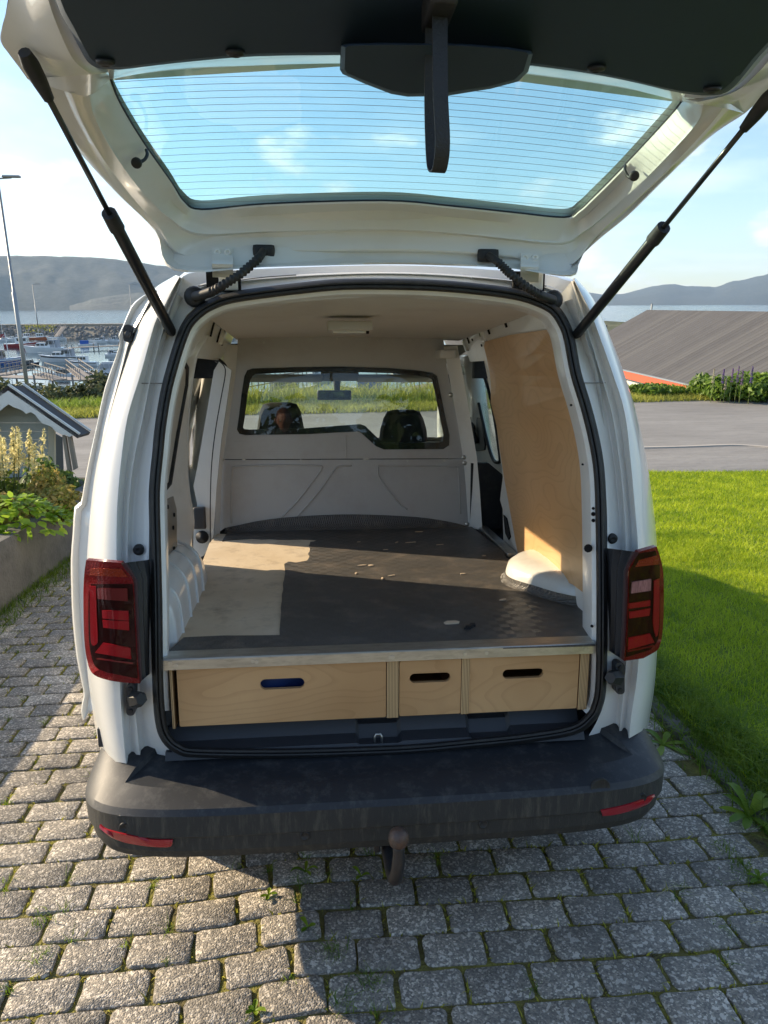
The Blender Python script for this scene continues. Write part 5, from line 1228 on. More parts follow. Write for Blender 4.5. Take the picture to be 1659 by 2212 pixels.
# grass strip at the wall foot
q = np.stack([-2.19+.16*NR.rand(2600)**2, .3+5*NR.rand(2600), np.zeros(2600)], 1)
tag(blades('edge_grass', q, .06, .005, 1.0, GE, M), 'grass growing at the foot of the concrete wall', 'grass', kind='stuff')
PLM = leafmat('cream_plume', (.50, .44, .20), (.80, .74, .42), .3, .8, 5); DKL = leafmat('dark_leaf', (.05, .09, .02), (.16, .24, .04), .3, .5, 5)
ORG = leafmat('orange_leaf', (.16, .20, .03), (.42, .30, .09), .3, .6, 9); BRL = leafmat('bright_leaf', (.13, .24, .02), (.32, .44, .04), .4, .45, 7); STM = mat('stem', (.10, .13, .04), .8)
def plant(x, y, rad, kind, lab, grp, n=900):
    base = Vector((x, y, .38)); o = empty({'plume': 'astilbe', 'orange': 'shrub', 'dark': 'shrub', 'bright': 'hosta'}[kind], lab, 'plant', grp, mw=M @ Matrix.Translation(base))
    if kind == 'plume':
        p, nr = blob_pts(n, (rad[0], rad[1], rad[2]*.75), 7); leafobj('foliage', p, nr, .045, leafmats[0], o)
        pp = []; nn = []; s = MB()
        for k in range(34):
            a = NR.rand()*6.28; r = NR.rand()**.6*rad[0]*.85; h = rad[2]*(.85+.5*NR.rand()); cx, cy = r*math.cos(a), r*math.sin(a)*rad[1]/rad[0]; tip = Vector((cx*1.15, cy*1.15, h+.16))
            s.tube([(cx*.6, cy*.6, .05), (cx, cy, h*.7), tip], .003, 4)
            for i in range(90):
                t = NR.rand(); w = (1-t)*.055+.008; an = NR.rand()*6.28; arm = w*NR.rand(); c = Vector((cx, cy, h*.72)).lerp(tip, t); pp.append((c.x+arm*math.cos(an), c.y+arm*math.sin(an), c.z+arm*.5)); nn.append(NR.randn(3)/1.5)
        s.build('stem', STM, o); leafobj('plume', pp, np.array(nn)/np.linalg.norm(nn, axis=1)[:, None], .017, PLM, o, asp=2.0)
    elif kind == 'bright':
        b = MB()
        for k in range(n//4):
            a = NR.rand()*6.28; r = NR.rand()**.5; c = Vector((math.cos(a)*r*rad[0], math.sin(a)*r*rad[1], .03+rad[2]*(1-r*r)*.9)); d = Vector((math.cos(a+NR.randn()*.6), math.sin(a+NR.randn()*.6), .35-.5*r+.5*NR.randn())).normalized(); s_ = d.cross(Vector((0, 0, 1))).normalized(); L_ = .062*(.7+.6*NR.rand())
            b.loft([[c+d*(L_*t)+s_*(-1)*wd*L_+Vector((0, 0, -.25*L_*t*t)), c+d*(L_*t)+Vector((0, 0, -.25*L_*t*t-.1*wd*L_)), c+d*(L_*t)+s_*wd*L_+Vector((0, 0, -.25*L_*t*t))] for t, wd in ((0, .05), (.25, .34), (.55, .38), (.85, .18), (1, .01))])
        b.build('foliage', BRL, o, True)
    else:
        p, nr = blob_pts(n, rad, 9); leafobj('foliage', p, nr, .030 if kind == 'orange' else .045, ORG if kind == 'orange' else DKL, o)
        s = MB()
        for k in range(7): s.tube([(0, 0, 0), (NR.randn()*.1*rad[0]/.3, NR.randn()*.1*rad[1]/.3, rad[2]*.5)], .006, 4)
        s.build('stem', STM, o)
    return o
leafmats = [leafmat('astilbe_leaf', (.07, .12, .02), (.22, .28, .05), .35, .55, 6)]
plant(-3.15, 4.3, (.42, .35, .46), 'plume', 'cream plumed plant at the left edge of the photo, below the little house wall', 'plumed plants in the bed', 1300)
plant(-2.78, 4.45, (.36, .34, .40), 'plume', 'cream plumed plant in front of the little house corner', 'plumed plants in the bed', 1100)
plant(-2.65, 5.2, (.30, .3, .36), 'dark', 'dark leafy shrub behind the plumed plants near the leaning posts', 'shrubs in the bed', 800)
plant(-2.52, 4.55, (.26, .45, .34), 'orange', 'shrub with small orange tinged leaves spilling to the right end of the bed', 'shrubs in the bed', 2600)
plant(-2.50, 3.75, (.22, .40, .26), 'orange', 'low orange tinged shrub against the wall top', 'shrubs in the bed', 1800)
plant(-2.92, 3.6, (.34, .34, .30), 'dark', 'dark green shrub at the left edge between plumes and bright leaves', 'shrubs in the bed', 1500)
_h = at(40, 1112, z=.50); plant(_h.x, _h.y, (.34, .36, .24), 'bright', 'bright yellow green broad leaved plant overhanging the wall', 'broad leaved plants on the wall', 1500)
_h = at(150, 1052, z=.60); plant(_h.x-.12, _h.y, (.24, .4, .26), 'orange', 'small leaved shrub at the far end of the wall beside the open sliding door', 'shrubs in the bed', 1800)
_h = at(112, 1098, z=.46); plant(_h.x, _h.y, (.18, .22, .12), 'bright', 'smaller bright green broad leaved plant further along the wall', 'broad leaved plants on the wall', 800)

# little house with wavy barge boards
hs_D = None
SW_ = mat('white_board_paint', (.66, .68, .64), .6, dirt=(.40, .40, .34), dscale=6, damt=.4); GW = mat('grey_green_board', (.36, .40, .37), .7, dirt=(.14, .15, .13), dscale=5, damt=.4); TAR = mat('roof_felt', (.05, .05, .052), .85, dirt=(.20, .11, .07), dscale=3, damt=.5)
Yh = 6.0
house = empty('little_house', 'small pale playhouse with wavy white barge boards beyond the flower bed', 'playhouse', mw=M @ Matrix.Translation(at(60, 1000, y=Yh)))
hinv = (Matrix.Translation(at(60, 1000, y=Yh))).inverted()
def hb_(poly, y0, th, nm, m, par=None, holes=()):
    P = [hinv @ at(x, y, y=y0) for x, y in poly]; return MB().prism(P, (0, th, 0)).build(nm, m, par or house)
apx = (17, 836)
wv_top = [(17,836),(40,853),(80,883),(120,910),(150,930),(168,941)]
wv_bot = [(165,944),(158,940),(150,944),(143,940),(134,939),(128,936),(120,932),(112,922),(102,918),(92,915),(85,908),(76,896),(66,890),(56,894),(50,888),(42,884),(30,880),(18,873)]
hb_(wv_top+wv_bot, Yh, .02, 'barge_board', SW_)
hb_([(-133,941),(-115,930),(-60,890),(0,848),(17,836),(18,873),(6,882),(-20,905),(-40,900),(-70,925),(-100,940),(-128,946)], Yh, .02, 'barge_board', SW_)
for k, yb in enumerate((846, 863, 880, 896, 914, 932, 950, 968, 986, 1004, 1022, 1040)):
    xl, xr = -60, 104; t_ = max(0, (915-yb)/45.)
    xr = min(104, 18+1.28*(yb-840)) if yb < 915 else 104
    if xr > 20: hb_([(-max(xr-30, 40), yb-.2), (xr, yb-.2), (xr+(8 if yb < 905 else 0), yb+17.2), (-max(xr-30, 40), yb+17.2)], Yh+.30, .02, 'wall_board', GW)
hb_([(104,918),(117,930),(118,1050),(106,1050)], Yh+.285, .05, 'corner_post', mat('beige_post', (.50, .46, .33), .7))
hb_([(-60,1040),(104,1040),(104,1056),(-60,1056)], Yh+.29, .05, 'sill_board', GW)
hb_([(118,936),(134,945),(138,1050),(119,1050)], Yh+.75, .02, 'wall_board', mat('dark_blue_board', (.06, .08, .10), .7))
for pts in ([(134,940),(141,943),(154,1022),(146,1024)], [(144,937),(152,936),(166,1012),(158,1016)]):
    hb_(pts, Yh+.05, .05, 'post', mat('weathered_post', (.26, .23, .18), .85))
# roof slab from the barge board backwards
A0 = at(17, 834.5, y=Yh); A1_ = at(171, 941, y=Yh); dep = Vector((0, .40, 0))
nn_ = (A1_-A0).cross(dep).normalized()*.035
if nn_.z > 0: nn_ = -nn_
P = [hinv @ q for q in (A0, A1_, A1_+dep, A0+dep)]
b = MB().prism(P, nn_); r_o = b.build('roof', TAR, house)
B0 = at(-135, 940, y=Yh); P = [hinv @ q for q in (A0, B0, B0+dep, A0+dep)]; n2_ = Vector((-nn_.x, nn_.y, nn_.z)); MB().prism(P, n2_).build('roof', TAR, house)
for yo, w in ((-.015, .04), (.37, .04)):
    q0, q1 = A0+Vector((0, yo, .012)), A1_+Vector((0, yo, .012)); MB().prism([hinv @ p for p in (q0, q1, q1+Vector((0, w, 0)), q0+Vector((0, w, 0)))], nn_*-.5).build('verge_strip', SW_, house)
# ================================================================== ROAD, VERGE, SHORE (world frame, z up)
ZR = -.78; ZS = -6.5
ASPH = mat('asphalt', (.165, .158, .148), .9, col2=(.30, .29, .27), nscale=1.2, detail=14, mix=.55, stretch=(.22, 1, 1), bump=.7, bscale=30, bdist=.02, dirt=(.10, .095, .09), dscale=9, damt=.5)
verge_px = [(-400,925),(-100,914),(190,903),(548,896),(928,888),(1380,869),(1659,862),(2100,852)]
vg = [wat(x, y, z=ZR) for x, y in verge_px]
near_ = [Vector((x, y, ZR)) for x, y in ((-40, 5.5), (-20, 6.5), (-8, 7.2), (0, 7.4), (6, 7.2), (14, 6.5), (26, 5), (50, 2))]
cols = [[a.lerp(b_, t)+Vector((0, 0, -.0 if t else -.25)) for a, b_ in zip(near_, vg)] for t in (0, .05, .3, .6, 1.)]
cols.append([p+Vector((0, .35, 0)) for p in vg])
tag(MB().loft(cols).build('road', ASPH, None, True), 'grey asphalt road beyond the driveway', kind='structure')
cpts = [wat(x, y, z=ZR) for x, y in ((1180,972),(1395,968),(1480,966),(1560,963),(1600,963),(1659,967),(1750,975))]
tag(MB().loft([[p+Vector((0, -.04, .0)) for p in cr(cpts, 4)], [p+Vector((0, -.035, .022)) for p in cr(cpts, 4)], [p+Vector((0, .035, .024)) for p in cr(cpts, 4)], [p+Vector((0, .04, 0)) for p in cr(cpts, 4)]]).build('road_edging', mat('edging_stone', (.42, .38, .33), .9), None, False), 'pale edging line set into the asphalt', kind='structure')
# ground falls from the verge to the shore
EARTH = mat('shore_ground', (.06, .07, .035), .95, col2=(.11, .11, .07), nscale=.5, bump=.4, bscale=4)
rows = [(.0, -.0), (.3, .02), (1.5, .0), (3.2, -.12), (6, -.7), (14, -2.4), (26, -4.2), (40, -5.6), (52, -6.7), (60, -8.)]
cols = []
for d, h in rows:
    c_ = []
    for p in vg:
        dr = Vector((p.x-CW.x, p.y-CW.y, 0)).normalized(); c_.append(Vector((p.x, p.y, ZR+h)) + dr*d)
    cols.append([Vector(c_[0])+Vector((-60, -5, 0))]+c_+[Vector(c_[-1])+Vector((80, -15, 0))])
tag(MB().loft(cols).build('shore_bank', EARTH, None, True), 'bank falling from the road verge to the harbour', kind='structure')
VG = leafmat('verge_grass', (.16, .19, .03), (.42, .42, .09), .4, .7, 1.2); VD = leafmat('verge_green', (.06, .11, .015), (.20, .27, .04), .4, .6, 2)
def verge_scatter(n, lo, hi, pxr):
    out = []
    for k in range(n):
        x = pxr[0]+(pxr[1]-pxr[0])*NR.rand(); i = np.interp(x, [q[0] for q in verge_px], range(len(vg))); a = int(min(i, len(vg)-2)); p = vg[a].lerp(vg[a+1], i-a)
        dr = Vector((p.x-CW.x, p.y-CW.y, 0)).normalized(); d = lo+(hi-lo)*NR.rand()
        h = np.interp(d, [r[0] for r in rows], [r[1] for r in rows]); q = p+dr*d; out.append((q.x, q.y, ZR+h-.02))
    return np.array(out)
tag(blades('verge_grass', verge_scatter(26000, -.05, 2.2, (-80, 1760)), .16, .022, .9, VG), 'short dry yellow green grass along the far road edge', 'grass', kind='stuff')
tag(blades('tall_grass', verge_scatter(15000, 1.2, 3.6, (-80, 1760)), .28, .028, .6, VD), 'tall wild grass behind the verge', 'grass', kind='stuff')
tag(blades('tall_grass', verge_scatter(2200, 1.5, 3.2, (470, 960)), .6, .02, .6, VG), 'tall seeding grass seen through the windscreen', 'grass', kind='stuff')
def bush(px, py_base, d, rad, n, lab, m, grp, ls=.10, z=None):
    p = wat(px, py_base, d=d); o = empty('bush', lab, 'bush', grp, loc=p); q, nr = blob_pts(n, rad, 12); leafobj('foliage', q, nr, ls, m, o)
    s = MB()
    for k in range(8): a = k*.8; s.tube([(0, 0, -.3), (math.cos(a)*rad[0]*.3, math.sin(a)*rad[1]*.3, rad[2]*.55)], .03, 5)
    s.build('stem', STM, o); return o
OLV = leafmat('olive_leaf', (.035, .05, .02), (.13, .14, .06), .25, .6, .8); GBL = leafmat('green_bush_leaf', (.05, .10, .012), (.16, .25, .03), .35, .5, .8)
bush(130, 893, 23, (.95, .9, 1.1), 3200, 'dark olive bush just right of the street lamp foot', OLV, 'bushes beyond the road')
bush(205, 893, 23, (1.05, .9, 1.35), 3800, 'dark olive bush nearest the van, right of its twin', OLV, 'bushes beyond the road')
bush(25, 876, 24, (1.3, .9, 1.0), 2600, 'dark bush behind the little house roof', OLV, 'bushes beyond the road')
bush(1620, 852, 21.5, (1.3, .9, .62), 3000, 'green leafy bush at the right edge below the big roof', GBL, 'bushes beyond the road')
bush(1528, 848, 21.5, (.6, .6, .55), 1200, 'small green bush under the lupins', GBL, 'bushes beyond the road')
bush(1420, 846, 21.5, (.9, .6, .22), 1300, 'low green bush under the red fascia', GBL, 'bushes beyond the road')
# lupins
for x, yt, col_, lab in ((1559,797,(.16,.08,.34),'violet lupin spike nearest the middle of the big roof'),(1578,795,(.32,.18,.40),'pale violet lupin in the thick of the clump'),(1590,790,(.26,.14,.40),'tallest pink violet lupin'),(1600,800,(.36,.2,.42),'short pinkish lupin beside the tallest one'),(1620,792,(.12,.06,.32),'dark violet lupin at the right of the clump'),(1538,797,(.66,.60,.44),'cream flower spike left of the lupins'),(1566,818,(.62,.55,.42),'small cream flower spike low in the clump')):
    b0_ = wat(x, 842, d=20.6); tp_ = wat(x, yt, d=20.6); b0_.z = min(b0_.z, -.9)
    o = empty('lupin', lab, 'flower', 'lupins beyond the road', loc=b0_); H_ = tp_.z-b0_.z
    MB().tube([(0, 0, 0), (0, 0, H_)], .008, 4).build('stem', STM, o)
    k = np.arange(130); t = NR.rand(130); r = (.028*(1-t)+.010); an = NR.rand(130)*6.28
    leafobj('petals', np.stack([r*np.cos(an), r*np.sin(an), H_*.62+H_*.38*t], 1), np.array([[math.cos(a), math.sin(a), .3] for a in an]), .022, leafmat('petal', tuple(c*.5 for c in col_), tuple(c*.75 for c in col_), .3, .7, 5), o, asp=1.2)

# street lamps
LP = mat('galvanised_pole', (.30, .32, .33), .5, metal=.6)
def street_lamp(px, py, d, h, lab, r=.09, head=True, arm=.55):
    p = wat(px, py, d=d); o = empty('street_lamp', lab, 'street lamp', 'street lamps at the harbour', loc=p)
    MB().tube([(0, 0, -.5), (0, 0, h*.5), (0, 0, h*.5+.02), (0, 0, h)], [r, r*.95, r*.62, r*.5], 10).build('pole', LP, o, True)
    if head:
        MB().tube([(-.1, 0, h-.02), (arm, 0, h+.03)], r*.35, 6).build('arm', LP, o); MB().box((arm*.35, -.12, h+.03), (arm+.35, .12, h+.12), bev=.04).build('lamp_head', LP, o, True)
    return o
street_lamp(62, 856, 36, 0, 'x') if False else None
b_ = wat(62, 858, d=36); t_ = wat(6, 386, d=36)
street_lamp(62, 858, 36, t_.z-b_.z, 'tall grey street lamp behind the little house, nearest the camera')
for x, yb, yt, d, lab in ((82,705,614,205,'thin far street lamp on the breakwater left of the van'),(288,705,614,215,'far street lamp on the breakwater beside the open sliding door')):
    b_ = wat(x, yb, d=d); street_lamp(x, yb, d, wat(x, yt, d=d).z-b_.z, lab, r=.13, arm=1.6)

# ------------------------------------------------------------------ breakwater
tag(MB().loft([[Vector((x, y, ZS)) for y in np.linspace(20, 8900, 40)] for x in np.linspace(-8900, 8900, 40)]).build('sea', mat('sea_water', (.010, .035, .050), .09, bump=.0), None, True), 'sea', kind='structure')
sm = bpy.data.materials['sea_water']; nt = sm.node_tree; L = nt.links.new; g = nt.nodes.new('ShaderNodeNewGeometry')
n_a = nt.nodes.new('ShaderNodeTexNoise'); n_a.inputs['Scale'].default_value = 1.1; n_a.inputs['Detail'].default_value = 6; L(g.outputs['Position'], n_a.inputs['Vector'])
n_b = nt.nodes.new('ShaderNodeTexNoise'); n_b.inputs['Scale'].default_value = .12; n_b.inputs['Detail'].default_value = 6; L(g.outputs['Position'], n_b.inputs['Vector'])
sp = nt.nodes.new('ShaderNodeSeparateXYZ'); L(g.outputs['Position'], sp.inputs[0])
mr_ = nt.nodes.new('ShaderNodeMapRange'); mr_.inputs[1].default_value = 130; mr_.inputs[2].default_value = 260; mr_.inputs[3].default_value = .03; mr_.inputs[4].default_value = .5; L(sp.outputs[1], mr_.inputs[0])
ad2 = nt.nodes.new('ShaderNodeMath'); ad2.operation = 'MULTIPLY_ADD'; L(n_b.outputs[0], ad2.inputs[0]); ad2.inputs[1].default_value = 1.5; L(n_a.outputs[0], ad2.inputs[2])
bp = nt.nodes.new('ShaderNodeBump'); bp.inputs['Distance'].default_value = .35; L(mr_.outputs[0], bp.inputs['Strength']); L(ad2.outputs[0], bp.inputs['Height']); L(bp.outputs[0], nt.nodes['Principled BSDF'].inputs['Normal'])
ROCK = mat('rock', (.10, .10, .095), .9, col2=(.26, .25, .235), nscale=.6, detail=8, mix=.5, bump=.6, bscale=3, bdist=.1)
bw_top = [wat(x, y, d=d) for x, y, d in ((-260,694,235),(0,694,228),(150,697,222),(330,701,214),(520,706,205),(700,712,196))]
zt = -2.8
bt3 = [Vector((p.x, p.y, zt)) for p in bw_top]
cols = [[p+Vector((0, 14, -4.5)) for p in bt3], [p+Vector((0, 6, 0)) for p in bt3], [p+Vector((0, .8, 0)) for p in bt3], [p+Vector((0, .8, -.7)) for p in bt3], [p+Vector((0, 0, -.7)) for p in bt3], [p+Vector((0, -7, -4.4)) for p in bt3]]
bw = MB().loft(cols).build('breakwater', mat('breakwater_gravel', (.28, .25, .20), .95, col2=(.20, .18, .14), nscale=.2), None); tag(bw, 'long stone breakwater closing the marina', 'breakwater')
b = MB(); rr = random.Random(4)
ico = bmesh.new(); bmesh.ops.create_icosphere(ico, subdivisions=1, radius=1); iv = [v.co.copy() for v in ico.verts]; ifc = [[v.index for v in f.verts] for f in ico.faces]; ico.free()
for k in range(1500):
    u = rr.random()*(len(bt3)-1); a = int(u); p = bt3[a].lerp(bt3[a+1], u-a); t = rr.random(); s = rr.uniform(.35, .8)
    c_ = p+Vector((rr.uniform(-1, 1), -7*t, -.7-3.7*t)); rt_ = Matrix.Rotation(rr.random()*6, 3, Vector((rr.random(), rr.random(), rr.random()+.1)).normalized())
    b.add([c_+rt_ @ Vector((v.x*s*rr.uniform(.8, 1.2), v.y*s*.8, v.z*s*.6)) for v in iv], ifc)
b.build('boulder', ROCK, bw)['kind'] = 'stuff'
q = []
for k in range(3500):
    u = rr.random()*(len(bt3)-1); a = int(u); p = bt3[a].lerp(bt3[a+1], u-a); t = rr.random()**2*.5
    if math.sin(u*9)+math.sin(u*4.3+1) > .3: q.append((p.x+rr.uniform(-1, 1), p.y-7*t, p.z-.7-3.7*t))
tag(blades('breakwater_grass', np.array(q), .7, .22, 1.0, VG), 'dry grass and scrub on the breakwater face', 'scrub', kind='stuff')
# small far skerry to the right of the van
p = wat(1322, 712, z=ZS); cols = []
for k in range(9):
    t = k/8; cols.append([Vector((p.x-40+90*t, p.y+s*10, ZS-.3+(3.2*math.sin(math.pi*min(1, t*1.05)) if abs(s) < .9 else 0)*(1-abs(s))*(1+.3*math.sin(k*3)))) for s in (-1, -.5, 0, .5, 1)])
tag(MB().loft(cols).build('skerry', mat('scrub_rock', (.10, .11, .05), .9, col2=(.22, .21, .12), nscale=.3), None), 'low green rocky point in the water', kind='structure')

# ------------------------------------------------------------------ boats
GEL = mat('gelcoat_white', (.72, .73, .72), .3, coat=.3, dirt=(.5, .49, .45), dscale=1.5, damt=.3); BLU = mat('boat_blue', (.02, .10, .32), .35); RDB = mat('boat_red', (.30, .03, .035), .4); DKW = mat('boat_window', (.02, .025, .03), .1); CANV = mat('canvas_grey', (.35, .36, .38), .8); DKG = mat('boat_dark', (.03, .035, .04), .5); CBL = mat('canvas_blue', (.015, .10, .42), .7); WOOD = mat('grey_timber', (.22, .20, .175), .85, col2=(.30, .27, .24), nscale=3)
def boat(px, py, wpx, hdg, lab, style='cruiser', hull=None, stripe=None, sc_h=1.):
    p = wat(px, py, z=ZS); d = (p-CW).length; Lh = wpx/1600*d/max(.45, abs(math.cos(hdg))); Bm = Lh*.32; Hh = Lh*.13*sc_h
    o = empty('boat', lab, 'boat', 'boats in the marina', loc=(p.x, p.y, ZS), rz=hdg)
    def sect(t):                                                 # t: 0 stern, 1 bow
        w = Bm/2*(1-max(0, (t-.45)/.55)**2.2)*(.9+.1*min(1, t*4)); sh = Hh*(1+.45*t**2.5); x = (t-.5)*Lh
        return [Vector((x+Lh*.05*t, -w, sh)), Vector((x, -w*.96, sh*.62)), Vector((x-Lh*.03*t, -w*.72, -.05)), Vector((x-Lh*.05*t, 0, -.25)), Vector((x-Lh*.03*t, w*.72, -.05)), Vector((x, w*.96, sh*.62)), Vector((x+Lh*.05*t, w, sh))]
    ss = [sect(t) for t in (0, .2, .4, .6, .75, .88, .96, 1.0)]
    b = MB(); b.loft(ss); b.add(ss[0], [tuple(range(7))]); hl = b.build('hull', hull or GEL, o, True, ang=35)
    MB().loft([[s[0]+Vector((0, .03, .0)), (s[0]+s[6])/2+Vector((0, 0, .06)), s[6]+Vector((0, -.03, 0))] for s in ss]).build('deck', GEL, o)
    if stripe: MB().loft([[s[0].lerp(s[1], .25)+Vector((0, -.02, 0)), s[0].lerp(s[1], .85)+Vector((0, -.02, 0))] for s in ss[:-1]]).loft([[s[6].lerp(s[5], .25)+Vector((0, .02, 0)), s[6].lerp(s[5], .85)+Vector((0, .02, 0))] for s in ss[:-1]]).build('hull_stripe', stripe, hl)
    def cab(x0, x1, h, w, m, nm, z0=Hh, rake=.25, wm=DKW, canv=False):
        z1 = z0+h; r = rake*h; b = MB().add([(x0, -w, z0), (x1, -w*.8, z0), (x1, w*.8, z0), (x0, w, z0), (x0+r*.3, -w*.85, z1), (x1-r*2, -w*.7, z1), (x1-r*2, w*.7, z1), (x0+r*.3, w*.85, z1)], [(0, 1, 5, 4), (1, 2, 6, 5), (2, 3, 7, 6), (3, 0, 4, 7), (4, 5, 6, 7)])
        c = b.build(nm, m, o)
        for s in (-1, 1):
            g_ = MB()
            for i in range(3):
                a, e_ = x0+(x1-x0)*(.10+.27*i), x0+(x1-x0)*(.10+.27*i+.22)
                wy = lambda z: s*(w*(.93-.12*(z-z0)/h)+.02)
                g_.add([(a, wy(z0+h*.4), z0+h*.4), (e_, wy(z0+h*.4), z0+h*.4), (min(e_, x1-r*1.6), wy(z0+h*.82), z0+h*.82), (a, wy(z0+h*.82), z0+h*.82)], [(0, 1, 2, 3)])
            g_.build('window', wm, c)
        MB().add([(x1+.02, -w*.7, z0+h*.25), (x1+.02, w*.7, z0+h*.25), (x1-r*1.6+.03, w*.62, z0+h*.88), (x1-r*1.6+.03, -w*.62, z0+h*.88)], [(0, 1, 2, 3)]).build('windscreen', wm, c)
        return c
    if style == 'cruiser':
        cab(-Lh*.18, Lh*.22, Lh*.12, Bm*.36, GEL, 'cabin'); cab(-Lh*.36, -Lh*.02, Lh*.20, Bm*.38, CANV, 'canopy')
        MB().tube([(-Lh*.3, -Bm*.4, Hh), (-Lh*.27, -Bm*.35, Hh+Lh*.24), (-Lh*.27, Bm*.35, Hh+Lh*.24), (-Lh*.3, Bm*.4, Hh)], .05, 5).build('targa_arch', GEL, o)
    elif style == 'cabin':
        cab(-Lh*.15, Lh*.25, Lh*.22, Bm*.36, GEL, 'wheelhouse', rake=.1); MB().tube([(0, 0, Hh+Lh*.2), (0, 0, Hh+Lh*.45)], .04, 5).build('mast', GEL, o)
    elif style == 'canopy':
        cab(-Lh*.40, Lh*.12, Lh*.30, Bm*.42, mat('clear_canopy', (.55, .56, .58), .2), 'canopy', wm=CANV); cab(Lh*.0, Lh*.3, Lh*.07, Bm*.34, GEL, 'foredeck')
    elif style == 'fishing':
        cab(-Lh*.38, -Lh*.02, Lh*.26, Bm*.40, mat('boat_brown', (.33, .28, .26), .6), 'wheelhouse', rake=.05); MB().tube([(Lh*.1, 0, Hh), (Lh*.08, 0, Hh+Lh*.75)], .07, 6).tube([(Lh*.08, 0, Hh+Lh*.7), (-Lh*.3, 0, Hh+Lh*.35)], .03, 5).build('mast', GEL, o)
        MB().add([(Lh*.09, 0, Hh+Lh*.72), (-Lh*.05, .02, Hh+Lh*.70), (-Lh*.07, .02, Hh+Lh*.60), (Lh*.08, 0, Hh+Lh*.61)], [(0, 1, 2, 3)]).build('flag', RDB, o)
    elif style == 'sail':
        cab(-Lh*.1, Lh*.2, Lh*.07, Bm*.3, GEL, 'cabin'); MB().tube([(0, 0, Hh), (0, 0, Hh+Lh*1.25)], .06, 6).build('mast', GEL, o); MB().tube([(0, 0, Hh+Lh*.15), (-Lh*.38, 0, Hh+Lh*.16)], .12, 6).build('boom', CANV, o)
    elif style == 'cover':
        cab(-Lh*.40, Lh*.05, Lh*.20, Bm*.42, CBL, 'canvas_cover', rake=.0, wm=CBL)
    elif style == 'small':
        cab(-Lh*.25, Lh*.2, Lh*.16, Bm*.38, DKG, 'canopy')
    MB().tube([s[0]+Vector((0, .06, .32)) for s in ss[3:]]+[s[6]+Vector((0, -.06, .32)) for s in ss[3:]][::-1], .025, 4).build('rail', STEEL, o)
    return o
P_ = math.pi
boat(14, 788, 66, 0.05, 'blue hulled fishing boat with brown wheelhouse at the left edge', 'fishing', BLU, GEL, 1.3)
boat(98, 762, 78, P_-.05, 'white cruiser with long bow, in the middle of the marina', 'cruiser', GEL)
boat(46, 751, 58, .1, 'red hulled boat with white deck behind the blue one', 'cabin', RDB)
boat(131, 781, 76, P_, 'white motor yacht with a dark hull stripe', 'cruiser', GEL, DKG)
boat(182, 790, 56, P_-.1, 'white cabin boat with an arch, right of the striped yacht', 'cabin', GEL, DKG)
boat(222, 815, 72, P_+.1, 'white day boat with clear canopy nearest the open sliding door', 'canopy', GEL, DKG)
boat(134, 815, 54, P_-.1, 'small dark topped boat close to the near jetty', 'small', GEL)
boat(190, 748, 34, .2, 'small boat under a bright blue canvas cover', 'cover')
boat(213, 741, 36, P_+.2, 'white cruiser left of its twin by the rocks', 'cruiser')
boat(240, 740, 36, P_+.2, 'white cruiser furthest right against the breakwater', 'cruiser')
boat(122, 735, 36, P_, 'white cruiser moored under the breakwater gangway', 'cruiser')
boat(85, 734, 34, .3, 'small white boat with orange cover at the breakwater', 'cabin', mat('orange_hull', (.45, .13, .05), .5))
boat(58, 733, 32, .1, 'white boat against the breakwater, right of the lamp pole', 'cabin')
boat(30, 736, 34, P_, 'white boat against the breakwater, left of the lamp pole', 'cruiser')
boat(8, 738, 36, .1, 'sailing boat with a thin mast at the left edge', 'sail')
boat(66, 789, 34, 0, 'dark open boat behind the lamp pole', 'small', DKG)
boat(250, 770, 40, 0, 'white boat half hidden by the open sliding door', 'cruiser')
boat(620, 858, 120, .3, 'grey boat seen through the bulkhead window left of the mirror', 'small', mat('grey_hull', (.16, .18, .20), .5))
boat(780, 852, 110, P_-.2, 'boat with blue cover seen through the bulkhead window right of the mirror', 'cover', mat('grey_hull2', (.12, .13, .15), .5))
boat(700, 815, 70, 0, 'white boat further out behind the windscreen', 'cruiser')
boat(880, 800, 70, .2, 'white boat furthest right behind the windscreen', 'cruiser')
boat(445, 800, 60, .2, 'grey boat seen through the open side door', 'cabin')
# jetties and gangways
def jetty(pts, w, lab, posts=True):
    q = [wat(x, y, z=ZS+.5) for x, y in pts]; c_ = q[0]
    o = empty('jetty', lab, 'jetty', loc=(c_.x, c_.y, ZS))
    a, b_ = q[0]-c_, q[-1]-c_; d = (b_-a); d.z = 0; s = Vector((-d.y, d.x, 0)).normalized()*w/2; z = Vector((0, 0, .5))
    MB().prism([a-s+z, b_-s+z, b_+s+z, a+s+z], (0, 0, .12)).build('deck', WOOD, o)
    n_ = max(2, int(d.length/5)); b = MB()
    for k in range(n_+1):
        for sg in (-1, 1): c = a+d*k/n_+s*sg; b.tube([(c.x, c.y, -1.), (c.x, c.y, 1.2)], .12, 6)
    b.build('post', WOOD, o); return o
jetty([(-60,812),(262,824)], 2.6, 'grey timber jetty in front of the marina')
jetty([(150,752),(262,747)], 2.2, 'far pale jetty behind the motor yacht')
